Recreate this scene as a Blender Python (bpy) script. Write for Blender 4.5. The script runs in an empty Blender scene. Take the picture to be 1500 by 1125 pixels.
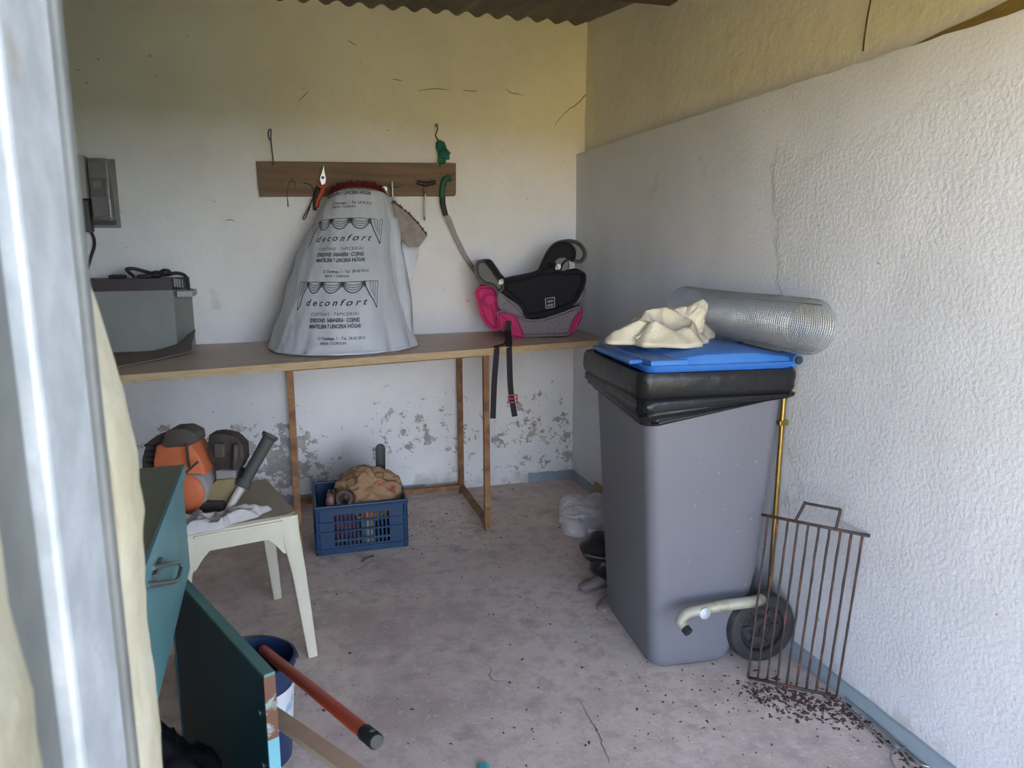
import bpy, bmesh, math, random
from mathutils import Vector, Matrix, noise
random.seed(7)
C = bpy.context.scene.collection
S = bpy.context.scene
PI = math.pi

# ------------------------------------------------------------------ camera
CAM_Z, FPX = 1.25, 1105.0
PITCH, YAW, ROLL = math.radians(10.3), math.radians(16.3), math.radians(-0.2)
fwd = Vector((math.sin(YAW)*math.cos(PITCH), math.cos(YAW)*math.cos(PITCH), -math.sin(PITCH)))
r0 = Vector((math.cos(YAW), -math.sin(YAW), 0)); u0 = r0.cross(fwd)
cr = r0*math.cos(ROLL)+u0*math.sin(ROLL); cu = -r0*math.sin(ROLL)+u0*math.cos(ROLL)
cam = bpy.data.cameras.new('camera'); co = bpy.data.objects.new('camera', cam); C.objects.link(co)
co.matrix_world = Matrix(((cr.x, cu.x, -fwd.x, 0), (cr.y, cu.y, -fwd.y, 0), (cr.z, cu.z, -fwd.z, CAM_Z), (0, 0, 0, 1)))
cam.sensor_width = 36; cam.lens = FPX/1500*36; cam.clip_start = .02
cam.dof.use_dof = True; cam.dof.focus_distance = 2.6; cam.dof.aperture_fstop = 9
S.camera = co
# ------------------------------------------------------------------ world + exposure
w = bpy.data.worlds.new('sky'); S.world = w; w.use_nodes = True
wn = w.node_tree.nodes; wl = w.node_tree.links; bg = wn['Background']
# clear hazy day: bright whitish horizon fading to blue overhead
tcw = wn.new('ShaderNodeTexCoord'); sx = wn.new('ShaderNodeSeparateXYZ'); cr_ = wn.new('ShaderNodeValToRGB')
wl.new(tcw.outputs['Generated'], sx.inputs[0]); wl.new(sx.outputs[2], cr_.inputs[0]); wl.new(cr_.outputs[0], bg.inputs[0])
el = cr_.color_ramp.elements
el[0].position = 0; el[0].color = (1.30, 1.45, 1.74, 1)
el[1].position = .9; el[1].color = (.07, .105, .20, 1)
e_ = el.new(.07); e_.color = (1.22, 1.38, 1.68, 1)
e_ = el.new(.20); e_.color = (.53, .64, .84, 1)
e_ = el.new(.45); e_.color = (.19, .25, .38, 1)
bg.inputs[1].default_value = 4.5
sun = bpy.data.lights.new('sun', 'SUN'); sun.energy = 36; sun.angle = .01; sun.color = (1, .93, .82)
so_ = bpy.data.objects.new('sun', sun); C.objects.link(so_); so_.rotation_euler = (math.radians(-38), 0, math.radians(-20))
S.view_settings.view_transform = 'Standard'; S.view_settings.look = 'None'
S.view_settings.gamma = 1; S.view_settings.use_curve_mapping = False
S.view_settings.exposure = 1.08

CAM = Vector((0, 0, CAM_Z))
def ray(px, py): return fwd + cr*((px-750)/FPX) - cu*((py-562.5)/FPX)
def atX(px, py, v): d = ray(px, py); return CAM + d*(v/d.x)
def atY(px, py, v): d = ray(px, py); return CAM + d*(v/d.y)
def atZ(px, py, v): d = ray(px, py); return CAM + d*((v-CAM_Z)/d.z)
def V(*a): return Vector(a)

# ------------------------------------------------------------------ materials
def M(name, col, rough=.6, metal=0, var=None, bump=None, spots=None, spec=.5, alpha=None, trans=0, coords='Object', grain=None):
    """col base; var=(scale,col2,lo,hi,detail) ; spots=list of the same ; bump=(scale,strength,dist)"""
    m = bpy.data.materials.new(name); m.use_nodes = True
    nt = m.node_tree; N = nt.nodes; Lk = nt.links
    b = N['Principled BSDF']
    b.inputs['Roughness'].default_value = rough; b.inputs['Metallic'].default_value = metal
    b.inputs['Specular IOR Level'].default_value = spec
    if trans: b.inputs['Transmission Weight'].default_value = trans
    if alpha is not None: b.inputs['Alpha'].default_value = alpha
    b.inputs['Base Color'].default_value = (*col, 1)
    tc = N.new('ShaderNodeTexCoord')
    layers = ([var] if var else []) + (spots or [])
    prev = None
    for L in layers:
        sc, c2, lo, hi = L[:4]; det = L[4] if len(L) > 4 else 4; st = L[5] if len(L) > 5 else (1, 1, 1)
        mp = N.new('ShaderNodeMapping'); mp.inputs['Scale'].default_value = st; mp.inputs['Location'].default_value = (sc*.37, sc*.11, sc*.23)
        Lk.new(tc.outputs[coords], mp.inputs[0])
        n = N.new('ShaderNodeTexNoise'); n.inputs['Scale'].default_value = sc; n.inputs['Detail'].default_value = det; n.inputs['Roughness'].default_value = .6
        Lk.new(mp.outputs[0], n.inputs['Vector'])
        r = N.new('ShaderNodeMapRange'); r.inputs[1].default_value = lo; r.inputs[2].default_value = hi
        Lk.new(n.outputs[0], r.inputs[0])
        mx = N.new('ShaderNodeMix'); mx.data_type = 'RGBA'
        Lk.new(r.outputs[0], mx.inputs[0]); mx.inputs[7].default_value = (*c2, 1)
        if prev: Lk.new(prev, mx.inputs[6])
        else: mx.inputs[6].default_value = (*col, 1)
        prev = mx.outputs[2]
    if prev: Lk.new(prev, b.inputs['Base Color'])
    if bump:
        n = N.new('ShaderNodeTexNoise'); n.inputs['Scale'].default_value = bump[0]; n.inputs['Detail'].default_value = 6
        Lk.new(tc.outputs[coords], n.inputs['Vector'])
        bp = N.new('ShaderNodeBump'); bp.inputs['Strength'].default_value = bump[1]; bp.inputs['Distance'].default_value = bump[2] if len(bump) > 2 else .01
        Lk.new(n.outputs[0], bp.inputs['Height']); Lk.new(bp.outputs[0], b.inputs['Normal'])
    return m

def wall_mat(name, base, peel_z, peel_thr, bump_scale, bump_str, dirt=(.42, .37, .30), rough_y=None):
    """lime-washed plaster: mottled paint, flakes missing near the floor, rough trowel relief"""
    m = M(name, base, .9, spec=.15); nt = m.node_tree; N = nt.nodes; Lk = nt.links; b = N['Principled BSDF']
    tc = N.new('ShaderNodeTexCoord')
    def noi(sc, det=6, rough=.6):
        n = N.new('ShaderNodeTexNoise'); n.inputs['Scale'].default_value = sc; n.inputs['Detail'].default_value = det; n.inputs['Roughness'].default_value = rough
        Lk.new(tc.outputs['Object'], n.inputs['Vector']); return n.outputs[0]
    def rng(s, a, c, lo=0, hi=1):
        r = N.new('ShaderNodeMapRange'); r.inputs[1].default_value = a; r.inputs[2].default_value = c; r.inputs[3].default_value = lo; r.inputs[4].default_value = hi
        Lk.new(s, r.inputs[0]); return r.outputs[0]
    def mth(op, a, c):
        n = N.new('ShaderNodeMath'); n.operation = op
        for i, s in enumerate((a, c)):
            if isinstance(s, (int, float)): n.inputs[i].default_value = s
            else: Lk.new(s, n.inputs[i])
        return n.outputs[0]
    def mix(f, a, c):
        n = N.new('ShaderNodeMix'); n.data_type = 'RGBA'; Lk.new(f, n.inputs[0])
        for i, s in ((6, a), (7, c)):
            if isinstance(s, tuple): n.inputs[i].default_value = (*s, 1)
            else: Lk.new(s, n.inputs[i])
        return n.outputs[2]
    sep = N.new('ShaderNodeSeparateXYZ'); Lk.new(tc.outputs['Object'], sep.inputs[0]); z = sep.outputs[2]; x = sep.outputs[0]
    c = mix(rng(noi(2.2, 4), .35, .75), base, tuple(k*.86 for k in base))
    # faint stains
    c = mix(rng(noi(5, 5), .66, .76, 0, .5), c, dirt)
    c = mix(rng(noi(38, 2), .74, .78, 0, .8), c, (.30, .27, .23))
    # flaked paint low on the wall, densest towards the damp corner
    low = rng(z, peel_z, peel_z*.45, -.115, .018)
    flake = mth('ADD', mth('ADD', mth('MULTIPLY', noi(17, 9, .72), .62), mth('MULTIPLY', noi(2.6, 3), .38)), low)
    pk = rng(flake, peel_thr, peel_thr+.012)
    c = mix(pk, c, mix(rng(noi(20, 4), .4, .65), (.36, .34, .33), (.52, .47, .42)))
    damp = rng(mth('ADD', noi(6, 5), rng(z, .22, .03, -.3, .12)), .52, .7, 0, .55)
    c = mix(damp, c, (.34, .31, .22))
    Lk.new(c, b.inputs['Base Color'])
    h = mth('ADD', mth('MULTIPLY', noi(bump_scale, 5, .55), 1.0), mth('MULTIPLY', noi(7, 3), .8))
    if rough_y:
        edge = mth('ADD', sep.outputs[1], mth('MULTIPLY', noi(1.6, 6), .9))
        zed = mth('ADD', z, mth('MULTIPLY', noi(1.3, 6), .55))
        h = mth('MULTIPLY', h, mth('MAXIMUM', mth('MULTIPLY', rng(edge, rough_y+.42, rough_y+.48, 1.0, .0), rng(zed, 1.80, 1.86, 1.0, 0.0)), .33))
    h = mth('SUBTRACT', h, mth('MULTIPLY', pk, .25))
    bp = N.new('ShaderNodeBump'); bp.inputs['Strength'].default_value = bump_str; bp.inputs['Distance'].default_value = .012
    Lk.new(h, bp.inputs['Height']); Lk.new(bp.outputs[0], b.inputs['Normal'])
    return m

# ------------------------------------------------------------------ mesh helpers
MW = {}
def thing(name, label, cat, loc=(0, 0, 0), rz=0, group=None, rot=None):
    o = bpy.data.objects.new(name, None); C.objects.link(o); o.empty_display_size = .05
    m = Matrix.Translation(Vector(loc)) @ (rot.to_4x4() if rot is not None else Matrix.Rotation(rz, 4, 'Z'))
    o.matrix_world = m; MW[o] = m
    o['label'] = label; o['category'] = cat
    if group: o['group'] = group
    return o
def obj(name, bm, mat, parent=None, world=False, smooth=None, label=None, kind=None, mods=()):
    """link bm as ONE mesh object; world=True: vertices are given in world space"""
    if world and parent is not None:
        root = parent
        while root.parent: root = root.parent
        if root in MW: bm.transform(MW[root].inverted())
    bmesh.ops.recalc_face_normals(bm, faces=bm.faces[:])
    me = bpy.data.meshes.new(name); bm.to_mesh(me); bm.free()
    me.materials.append(mat)
    o = bpy.data.objects.new(name, me); C.objects.link(o)
    if parent is not None: o.parent = parent
    if smooth is None: me.shade_smooth() if False else None
    if smooth == True:
        for p in me.polygons: p.use_smooth = True
    elif smooth:
        for p in me.polygons: p.use_smooth = True
        try: me.set_sharp_from_angle(angle=math.radians(smooth))
        except Exception: pass
    if label: o['label'] = label
    if kind: o['kind'] = kind
    return o
def top(o, label, cat, group=None):
    o['label'] = label; o['category'] = cat
    if group: o['group'] = group
    return o
def B(): return bmesh.new()
def box(bm, lo, hi, bev=0, seg=2, mat=None):
    lo, hi = Vector(lo), Vector(hi)
    r = bmesh.ops.create_cube(bm, size=1)
    vs = r['verts']; c = (lo+hi)/2; d = hi-lo
    for v in vs: v.co = Vector((v.co.x*d.x, v.co.y*d.y, v.co.z*d.z)) + c
    if mat is not None:
        for v in vs: v.co = mat @ v.co
    if bev:
        es = list({e for v in vs for e in v.link_edges})
        bmesh.ops.bevel(bm, geom=es, offset=bev, segments=seg, affect='EDGES', profile=.5)
    return bm
def ring_bridge(bm, rings, cap=True, closed=True):
    for a, b in zip(rings, rings[1:]):
        n = len(a)
        for i in range(n if closed else n-1):
            j = (i+1) % n
            try: bm.faces.new((a[i], a[j], b[j], b[i]))
            except ValueError: pass
    if cap and closed:
        for r in (rings[0], rings[-1]):
            try: bm.faces.new(r)
            except ValueError: pass
def loft(bm, sections, cap=True, closed=True):
    rings = [[bm.verts.new(p) for p in s] for s in sections]
    ring_bridge(bm, rings, cap, closed); return bm
def catmull(pts, n=6):
    pts = [Vector(p) for p in pts]; out = []
    for i in range(len(pts)-1):
        p0 = pts[max(i-1, 0)]; p1 = pts[i]; p2 = pts[i+1]; p3 = pts[min(i+2, len(pts)-1)]
        for k in range(n):
            t = k/n
            out.append(.5*((2*p1)+(p2-p0)*t+(2*p0-5*p1+4*p2-p3)*t*t+(3*p1-p0-3*p2+p3)*t**3))
    out.append(pts[-1]); return out
def tube(bm, pts, r, n=8, flat=None, up=None, cap=True):
    """swept tube; r number or list; flat=(a,b) scales of the cross section along side/up"""
    pts = [Vector(p) for p in pts]; rs = r if isinstance(r, (list, tuple)) else [r]*len(pts)
    if len(rs) != len(pts):
        k = len(rs)-1; rs = [rs[min(int(i/(len(pts)-1)*k), k-1)]*(1-((i/(len(pts)-1)*k) % 1 if i < len(pts)-1 else 1)) + rs[min(int(i/(len(pts)-1)*k)+1, k)]*((i/(len(pts)-1)*k) % 1 if i < len(pts)-1 else 1) for i in range(len(pts))]
    rings = []; prev = None
    for i, p in enumerate(pts):
        t = (pts[min(i+1, len(pts)-1)]-pts[max(i-1, 0)]).normalized()
        if prev is None:
            a = Vector(up) if up else (Vector((0, 0, 1)) if abs(t.z) < .9 else Vector((0, 1, 0)))
        else: a = prev
        s = t.cross(a)
        if s.length < 1e-6: s = t.orthogonal()
        s.normalize(); a = s.cross(t).normalized(); prev = a
        fa, fb = flat or (1, 1)
        rings.append([bm.verts.new(p + s*math.cos(2*PI*k/n)*rs[i]*fa + a*math.sin(2*PI*k/n)*rs[i]*fb) for k in range(n)])
    ring_bridge(bm, rings, cap); return bm
def lathe(bm, prof, n=24, mat=None, cap=True):
    rings = [[bm.verts.new(Vector((r*math.cos(2*PI*k/n), r*math.sin(2*PI*k/n), z))) for k in range(n)] for r, z in prof]
    ring_bridge(bm, rings, cap)
    if mat is not None:
        for rg in rings:
            for v in rg: v.co = mat @ v.co
    return bm
def prism(bm, outline, d0, d1, mat=None, bev=0, seg=2):
    """outline in local XZ, extruded along local Y from d0 to d1"""
    a = [bm.verts.new((x, d0, z)) for x, z in outline]; b = [bm.verts.new((x, d1, z)) for x, z in outline]
    ring_bridge(bm, [a, b])
    if bev:
        es = [e for e in {e for v in a+b for e in v.link_edges} ]
        r = bmesh.ops.bevel(bm, geom=es, offset=bev, segments=seg, affect='EDGES', profile=.5)
        vs = bm.verts
    if mat is not None: bm.transform(mat)
    return bm
def pillow(bm, outline, d0, d1, inset=.35, n=5, sub=4):
    """closed outline (XZ) puffed between y=d0 (front, rounded) and d1 (back)"""
    pts = catmull([(*p, 0) for p in outline]+[(*outline[0], 0)], sub)[:-1]
    c = sum(pts, Vector())/len(pts); secs = []
    mid = (d0+d1)/2; h = (d1-d0)/2
    for k in range(-n, n+1):
        a = k/n*PI/2; s = 1-inset*(1-math.cos(a)); y = mid+h*math.sin(a)
        secs.append([Vector((c.x+(p.x-c.x)*s, y, c.y+(p.y-c.y)*s)) for p in pts])
    loft(bm, secs); return bm
def rrect(u0, u1, v0, v1, r, z, n=5):
    out = []
    for cx, cy, a0 in ((u1-r, v0+r, -PI/2), (u1-r, v1-r, 0), (u0+r, v1-r, PI/2), (u0+r, v0+r, PI)):
        for k in range(n+1):
            a = a0+PI/2*k/n; out.append(Vector((cx+r*math.cos(a), cy+r*math.sin(a), z)))
    return out
def crumple(bm, c, rad, seed, amp=.25, freq=2.5, sub=4, floor=None, ridged=True, sq=1.0):
    c = Vector(c); rad = Vector(rad); sd = Vector((seed*3.1, seed*1.7, seed*2.3))
    r = bmesh.ops.create_icosphere(bm, subdivisions=sub, radius=1)
    for v in r['verts']:
        d = v.co.normalized()
        h = noise.noise(d*freq*.5+sd)*.8
        if ridged: h += (1-2*abs(noise.noise(d*freq+sd)))*.5 + (1-2*abs(noise.noise(d*freq*2.3-sd)))*.25 - .25
        else: h += noise.noise(d*freq+sd)*.6
        d = d*(1+amp*h)
        p = Vector((d.x*rad.x, d.y*rad.y, d.z*rad.z))+c
        if floor is not None and p.z < floor: p.z = floor+(p.z-floor)*.03
        v.co = p
    return bm
def ribbon(bm, pts, wd, nrm):
    """thin flat strip lying on a surface of normal nrm"""
    pts = [Vector(p) for p in pts]; nrm = Vector(nrm); a = []; b = []
    for i, p in enumerate(pts):
        t = (pts[min(i+1, len(pts)-1)]-pts[max(i-1, 0)]).normalized(); s = t.cross(nrm).normalized()
        k = wd if not callable(wd) else wd(i/(len(pts)-1))
        a.append(bm.verts.new(p+s*k)); b.append(bm.verts.new(p-s*k))
    for i in range(len(pts)-1): bm.faces.new((a[i], a[i+1], b[i+1], b[i]))
    return bm
def text_bm(s, size, shear=0, spacing=1.0, bold=0):
    cv = bpy.data.curves.new('print', 'FONT'); cv.body = s; cv.size = size; cv.shear = shear; cv.space_character = spacing
    cv.align_x = 'CENTER'; cv.resolution_u = 3; cv.offset = bold
    t = bpy.data.objects.new('print', cv); C.objects.link(t)
    dg = bpy.context.evaluated_depsgraph_get(); dg.update()
    me = bpy.data.meshes.new_from_object(t.evaluated_get(dg))
    bm = B(); bm.from_mesh(me)
    bpy.data.objects.remove(t); bpy.data.curves.remove(cv); bpy.data.meshes.remove(me)
    return bm
def frame_at(p, rz=None):
    """upright local frame at p, its X turned to run across the view"""
    return Matrix.Translation(p) @ Matrix.Rotation(-YAW if rz is None else rz, 4, 'Z')
def depth(p): return (Vector(p)-CAM).dot(fwd)

# ================================================================== SETTING
YB, XR, XU, XL, ZL = 3.732, 1.435, 1.482, -1.25, 1.712
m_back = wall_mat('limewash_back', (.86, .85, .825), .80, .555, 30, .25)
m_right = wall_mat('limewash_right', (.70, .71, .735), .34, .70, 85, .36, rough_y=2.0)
m_up = wall_mat('limewash_upper', (.85, .825, .755), .0, .9, 18, .45)
m_floor = M('concrete_floor', (.86, .72, .635), .85, spec=.2, var=(1.6, (.72, .58, .51), .35, .7, 5),
            spots=[(7, (.42, .36, .33), .58, .75, 6), (2.3, (.50, .39, .345), .50, .72, 7), (24, (.56, .455, .41), .46, .72, 6), (48, (.88, .78, .72), .58, .8, 3), (80, (.30, .26, .24), .70, .75, 2), (3.1, (.36, .30, .27), .60, .78, 8)], bump=(90, .35, .004))
m_blue = M('blue_grey_paint', (.30, .36, .40), .7, var=(14, (.40, .43, .44), .5, .75, 6), bump=(40, .2, .004))
m_roof = M('roof_sheet', (.17, .15, .13), .75, var=(3, (.11, .095, .085), .4, .7, 5), bump=(30, .2, .004))
m_dark = M('dark_gap', (.02, .018, .016), .9)
def wobble_wall(name, mat, nrm_axis, lo, hi, nu, nv, amp, sc, top_amp=0):
    """box-shaped wall whose room face is a slightly uneven grid"""
    lo, hi = Vector(lo), Vector(hi); bm = B()
    f, b = [], []
    for i in range(nu+1):
        for j in range(nv+1):
            s = i/nu; t = j/nv
            z = lo.z+(hi.z-lo.z)*t
            if nrm_axis == 'y':
                p = Vector((lo.x+(hi.x-lo.x)*s, lo.y, z)); n = noise.noise(p*sc)*amp
                p.y += n
            else:
                p = Vector((lo.x, lo.y+(hi.y-lo.y)*s, z)); n = noise.noise(p*sc)*amp+noise.noise(p*sc*3.1)*amp*.4
                p.x += n
                if j == nv: p.z += noise.noise(p*14)*top_amp+noise.noise(p*40)*top_amp*.5
            f.append(bm.verts.new(p))
    idx = lambda i, j: i*(nv+1)+j
    for i in range(nu):
        for j in range(nv): bm.faces.new((f[idx(i, j)], f[idx(i+1, j)], f[idx(i+1, j+1)], f[idx(i, j+1)]))
    off = Vector((0, hi.y-lo.y, 0)) if nrm_axis == 'y' else Vector((hi.x-lo.x, 0, 0))
    rim = [idx(i, 0) for i in range(nu+1)]+[idx(nu, j) for j in range(1, nv+1)]+[idx(i, nv) for i in range(nu-1, -1, -1)]+[idx(0, j) for j in range(nv-1, 0, -1)]
    bk = [bm.verts.new(f[k].co+off) for k in rim]
    for a in range(len(rim)):
        c = (a+1) % len(rim); bm.faces.new((f[rim[a]], f[rim[c]], bk[c], bk[a]))
    bm.faces.new(bk)
    return obj(name, bm, mat, smooth=40, kind='structure')
bm = B(); box(bm, (XL-.2, .2, -.12), (XU+.2, YB+.2, 0)); obj('floor', bm, m_floor, kind='structure')
wb = wobble_wall('wall_back', m_back, 'y', (XL-.2, YB, -.1), (XU+.2, YB+.2, 2.42), 60, 50, .004, 2.5)
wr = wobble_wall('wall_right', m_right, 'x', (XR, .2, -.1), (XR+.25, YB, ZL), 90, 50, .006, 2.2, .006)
up = wobble_wall('upper_band', m_up, 'x', (XU, .2, ZL-.05), (XU+.2, YB, 2.45), 60, 20, .008, 2.5)
up.parent = wr; del up['kind']
bm = B(); box(bm, (XL-.2, .2, -.1), (XL, YB, 2.5)); obj('wall_left', bm, M('bare_cement', (.50, .48, .45), .9, var=(4, (.42, .40, .375), .4, .7, 5), bump=(60, .4)), kind='structure')
# doorway: left jamb at x = -.13, lintel, right jamb
XJ, XD, ZH, Y0, Y1 = -.141, 1.36, 1.76, .36, .64
m_cream = M('cream_plaster', (.38, .335, .235), .9, spec=.15, var=(9, (.46, .42, .33), .4, .65, 6), spots=[(5, (.45, .36, .24), .64, .78, 6)], bump=(35, .5, .01))
bm = B(); box(bm, (XL-.2, Y0, -.1), (XJ-.012, Y1, 2.3)); box(bm, (XJ-.02, Y0, ZH), (XD+.4, Y1, 2.3)); box(bm, (XD, Y0, -.1), (XU+.2, Y1, ZH))
obj('wall_front', bm, m_cream, kind='structure')
# roof: corrugated sheet rising towards the back wall
bm = B(); rows = []
for y in (.1, YB+.1):
    z0 = 2.335-(YB-y)*.122
    rows.append([(XL-.2+i*.0125, y, z0+.012*math.sin(2*PI*(i*.0125)/.1)) for i in range(int((XU-XL+.5)/.0125))])
a = [bm.verts.new(p) for p in rows[0]]; b = [bm.verts.new(p) for p in rows[1]]
for i in range(len(a)-1): bm.faces.new((a[i], a[i+1], b[i+1], b[i]))
r = bmesh.ops.extrude_face_region(bm, geom=bm.faces[:]); bmesh.ops.translate(bm, verts=[v for v in r['geom'] if isinstance(v, bmesh.types.BMVert)], vec=(0, 0, .012))
obj('ceiling', bm, m_roof, smooth=40, kind='structure')
# roof timber crossing under the sheet
m_oldwood = M('old_timber', (.11, .085, .06), .8, var=(6, (.07, .055, .04), .4, .7, 6, (1, 8, 8)), bump=(60, .3))
zb = 2.335-(YB-2.83)*.122
bm = B(); box(bm, (XL, 2.80, zb-.050), (XU+.01, 2.87, zb-.012), .004); o = obj('trim_1', bm, m_oldwood, kind='structure')
# painted skirting strips
def skirt(name, lo, hi, ax):
    bm = B(); n = 40; L = []
    for i in range(n+1):
        s = i/n; h = .052+noise.noise(Vector((s*9, 3, 0)))*.006+noise.noise(Vector((s*30, 7, 0)))*.003
        if ax == 'x': q = [(lo.x+(hi.x-lo.x)*s, YB-t, z) for t, z in ((-.01, 0), (.007, 0), (.007, h-.003), (-.01, h))]
        else: q = [(XR-t, lo.y+(hi.y-lo.y)*s, z) for t, z in ((-.01, 0), (.009, 0), (.009, h-.003), (-.01, h))]
        L.append(q)
    loft(bm, L); obj(name, bm, m_blue, kind='structure')
skirt('baseboard_back', V(1.18, 0, 0), V(XR, 0, 0), 'x')
skirt('baseboard_right', V(0, .65, 0), V(0, YB, 0), 'y')
bm = B(); box(bm, (XL, YB-.006, 0), (.62, YB+.01, .045), .003); obj('baseboard_left', bm, m_blue, kind='structure')
# cracks in the plaster of the back wall
m_crack = M('crack_shadow', (.16, .14, .10), .9)
def crack(pxs, wd, par, plane='Y', jit=.004):
    bm = B(); P = []
    for q in pxs: P.append(atY(*q, YB-.0045) if plane == 'Y' else (atX(*q, XR-.006) if plane == 'X' else atZ(*q, .0012)))
    P = catmull(P, 7)
    for i, p in enumerate(P[1:-1]):
        j = noise.noise_vector(Vector((i*.7, pxs[0][0], 1)))*jit
        p += Vector((j.x, 0, j.z)) if plane == 'Y' else (Vector((0, j.y, j.z)) if plane == 'X' else Vector((j.x, j.y, 0)))
    ribbon(bm, P, lambda t: wd*(.35+.65*math.sin(PI*min(max(t, .05), .95))), (0, 1, 0) if plane == 'Y' else ((1, 0, 0) if plane == 'X' else (0, 0, 1)))
    return obj('crack', bm, m_crack, par)
crack([(864, 55), (867, 95), (862, 130), (848, 150), (830, 163), (812, 184)], .0022, wb)
for q in ([(612, 133), (640, 130), (660, 132)], [(678, 132), (700, 134)], [(574, 116), (590, 118)], [(437, 148), (452, 133)], [(740, 130), (752, 137), (768, 139)], [(508, 58), (522, 67)],
          [(330, 323), (336, 322), (344, 324)]): crack(q, .0016, wb)

# ================================================================== DOOR FRAME (left jamb)
m_zinc = M('galvanised_steel', (.40, .42, .45), .5, .25, var=(18, (.54, .56, .59), .4, .65, 5), spots=[(11, (.36, .33, .29), .66, .74, 5)], bump=(120, .25, .003))
m_zinc2 = M('shaded_grey_steel', (.13, .135, .13), .65, .2, var=(12, (.19, .19, .185), .4, .7, 5), spots=[(14, (.26, .15, .09), .68, .74, 5)])  # dark grey steel, the jamb groove's shade put into its colour
fr = thing('door_1', 'galvanised steel frame on the left jamb of the doorway', 'door frame', (XJ, .47, 0)); del fr['category']; fr['kind'] = 'structure'
bm = B(); box(bm, (XJ-.03, .395, 0), (XJ-.007, .473, ZH), .001); obj('frame_channel', bm, m_zinc2, fr, True)
bm = B(); box(bm, (XJ-.02, .474, 0), (XJ+.004, .575, ZH), .004); obj('frame_face', bm, m_zinc, fr, True)
bm = B(); box(bm, (XJ-.02, .575, 0), (XJ+.009, .590, ZH), .003); obj('frame_lip', bm, m_zinc2, fr, True)
bm = B()   # lumpy plaster against the channel, outside face
secs = []
for i in range(70):
    z = i/69*1.86; e = .012*noise.noise(Vector((0, 0, z*5)))+.008*noise.noise(Vector((3, 0, z*17)))
    wdt = .402+e+min(.050, max(0, (1.27-z)*.085))
    xo = XJ+.001+.004*noise.noise(Vector((7, 0, z*20)))
    secs.append([V(XJ-.05, Y0-.01, z), V(xo, Y0-.01, z), V(xo, wdt-.012, z), V(xo-.008, wdt, z), V(XJ-.05, wdt, z)])
loft(bm, secs); obj('plaster_edge', bm, m_cream, fr, True, smooth=50)
bm = B(); secs = []   # broken plaster edge on the room side of the frame
for i in range(80):
    z = .25+i/79*.985; t = (z-.25)/.985
    k = min(1, (1-t)*9)*min(1, .35+t*1.0)
    e = (.010+.006*noise.noise(Vector((0, 5, z*9)))+.004*noise.noise(Vector((0, 9, z*40))))*k
    kt = min(1, (1-t)*7)**.5; kb = .30+.70*max(0, min(1, (z-.55)/.6))
    xo = XJ-.014+(.020+e*.75*kb)*kt
    secs.append([V(XJ-.05, .592, z), V(xo-.004, .592, z), V(xo, .60, z), V(xo, .66, z), V(XJ-.05, .66, z)])
loft(bm, secs); obj('plaster_edge', bm, m_cream, fr, True, smooth=50)

# ================================================================== GROUND OUTSIDE
m_ground = M('meadow_ground', (.29, .215, .05), .95, var=(3, (.35, .265, .075), .35, .7, 6))
bm = B(); box(bm, (-40, -60, -.3), (1.1, .3, -.13)); gd = obj('ground', bm, m_ground, kind='structure')
bm = B(); box(bm, (1.1, -60, -.3), (40, .3, -.125)); obj('added_dark_ground', bm, M('added_dark_ground', (.035, .05, .014), .95, var=(3, (.055, .07, .02), .35, .7, 6)), gd)  # unseen dark ground, added to cut bounce light from the right

# ================================================================== WORKBENCH
m_plank = M('bench_plank', (.66, .50, .39), .42, spec=.5, var=(5, (.50, .36, .265), .35, .7, 6, (.6, 9, 9)), spots=[(30, (.34, .26, .18), .6, .8, 3)], bump=(50, .15, .004))
m_rawedge = M('raw_pine_edge', (.50, .37, .21), .75, var=(8, (.40, .28, .14), .4, .7, 6, (1, 12, 14)), spots=[(5.5, (.22, .14, .07), .68, .72, 2)], bump=(60, .2, .003))
m_rust = M('rusty_steel', (.33, .17, .075), .75, .25, var=(17, (.17, .075, .04), .42, .66, 6), spots=[(9, (.46, .30, .14), .58, .7, 5)], bump=(90, .3, .002))
bench = thing('workbench', 'long plank workbench on a rusty steel frame along the back wall', 'workbench', (-.017, 3.04, 0))
xl = -1.22
def bz(x): return .815+.010*x
fy = lambda x: 2.992+.142*x
L = []
for x in (xl, -.6, 0, .5, .9, 1.405):
    L.append([V(x, fy(x), bz(x)-.026), V(x, fy(x), bz(x)), V(x, 3.70, bz(x)+.004), V(x, 3.70, bz(x)-.026)])
bm = B(); loft(bm, L); obj('tabletop', bm, m_plank, bench, True)
L = []
for i in range(31):
    x = xl+(1.405-xl)*i/30; j = noise.noise(V(x*6, 2, 1))*.0015
    L.append([V(x, fy(x)-.008+j, bz(x)-.028+j), V(x, fy(x)-.008, bz(x)+.001), V(x, fy(x)+.002, bz(x)+.001), V(x, fy(x)+.002, bz(x)-.028)])
bm = B(); loft(bm, L); obj('edge_strip', bm, m_rawedge, bench, True)
def leg(x, y, zt, nm='leg', tilt=0):
    bm = B(); h = .0125
    loft(bm, [[V(x+tilt*(1-z/zt)+a*h, y+b*h, z) for a, b in ((-1, -1), (1, -1), (1, 1), (-1, 1))] for z in (0, zt)])
    return obj(nm, bm, m_rust, bench, True)
leg(-.017, 3.06, .786); leg(.796, 3.125, .790); leg(.796, 3.66, .790); leg(-.017, 3.66, .786)
def bar(a, b, s=.012, nm='rail', m=None, par=None):
    bm = B(); a, b = V(*a), V(*b); t = (b-a).normalized(); sd = t.cross(V(0, 0, 1)); sd = (sd if sd.length > .01 else V(1, 0, 0)).normalized(); u = sd.cross(t)
    loft(bm, [[p+sd*s*i+u*s*j for i, j in ((-1, -1), (1, -1), (1, 1), (-1, 1))] for p in (a, b)]); return obj(nm, bm, m or m_rust, par or bench, True)
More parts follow.
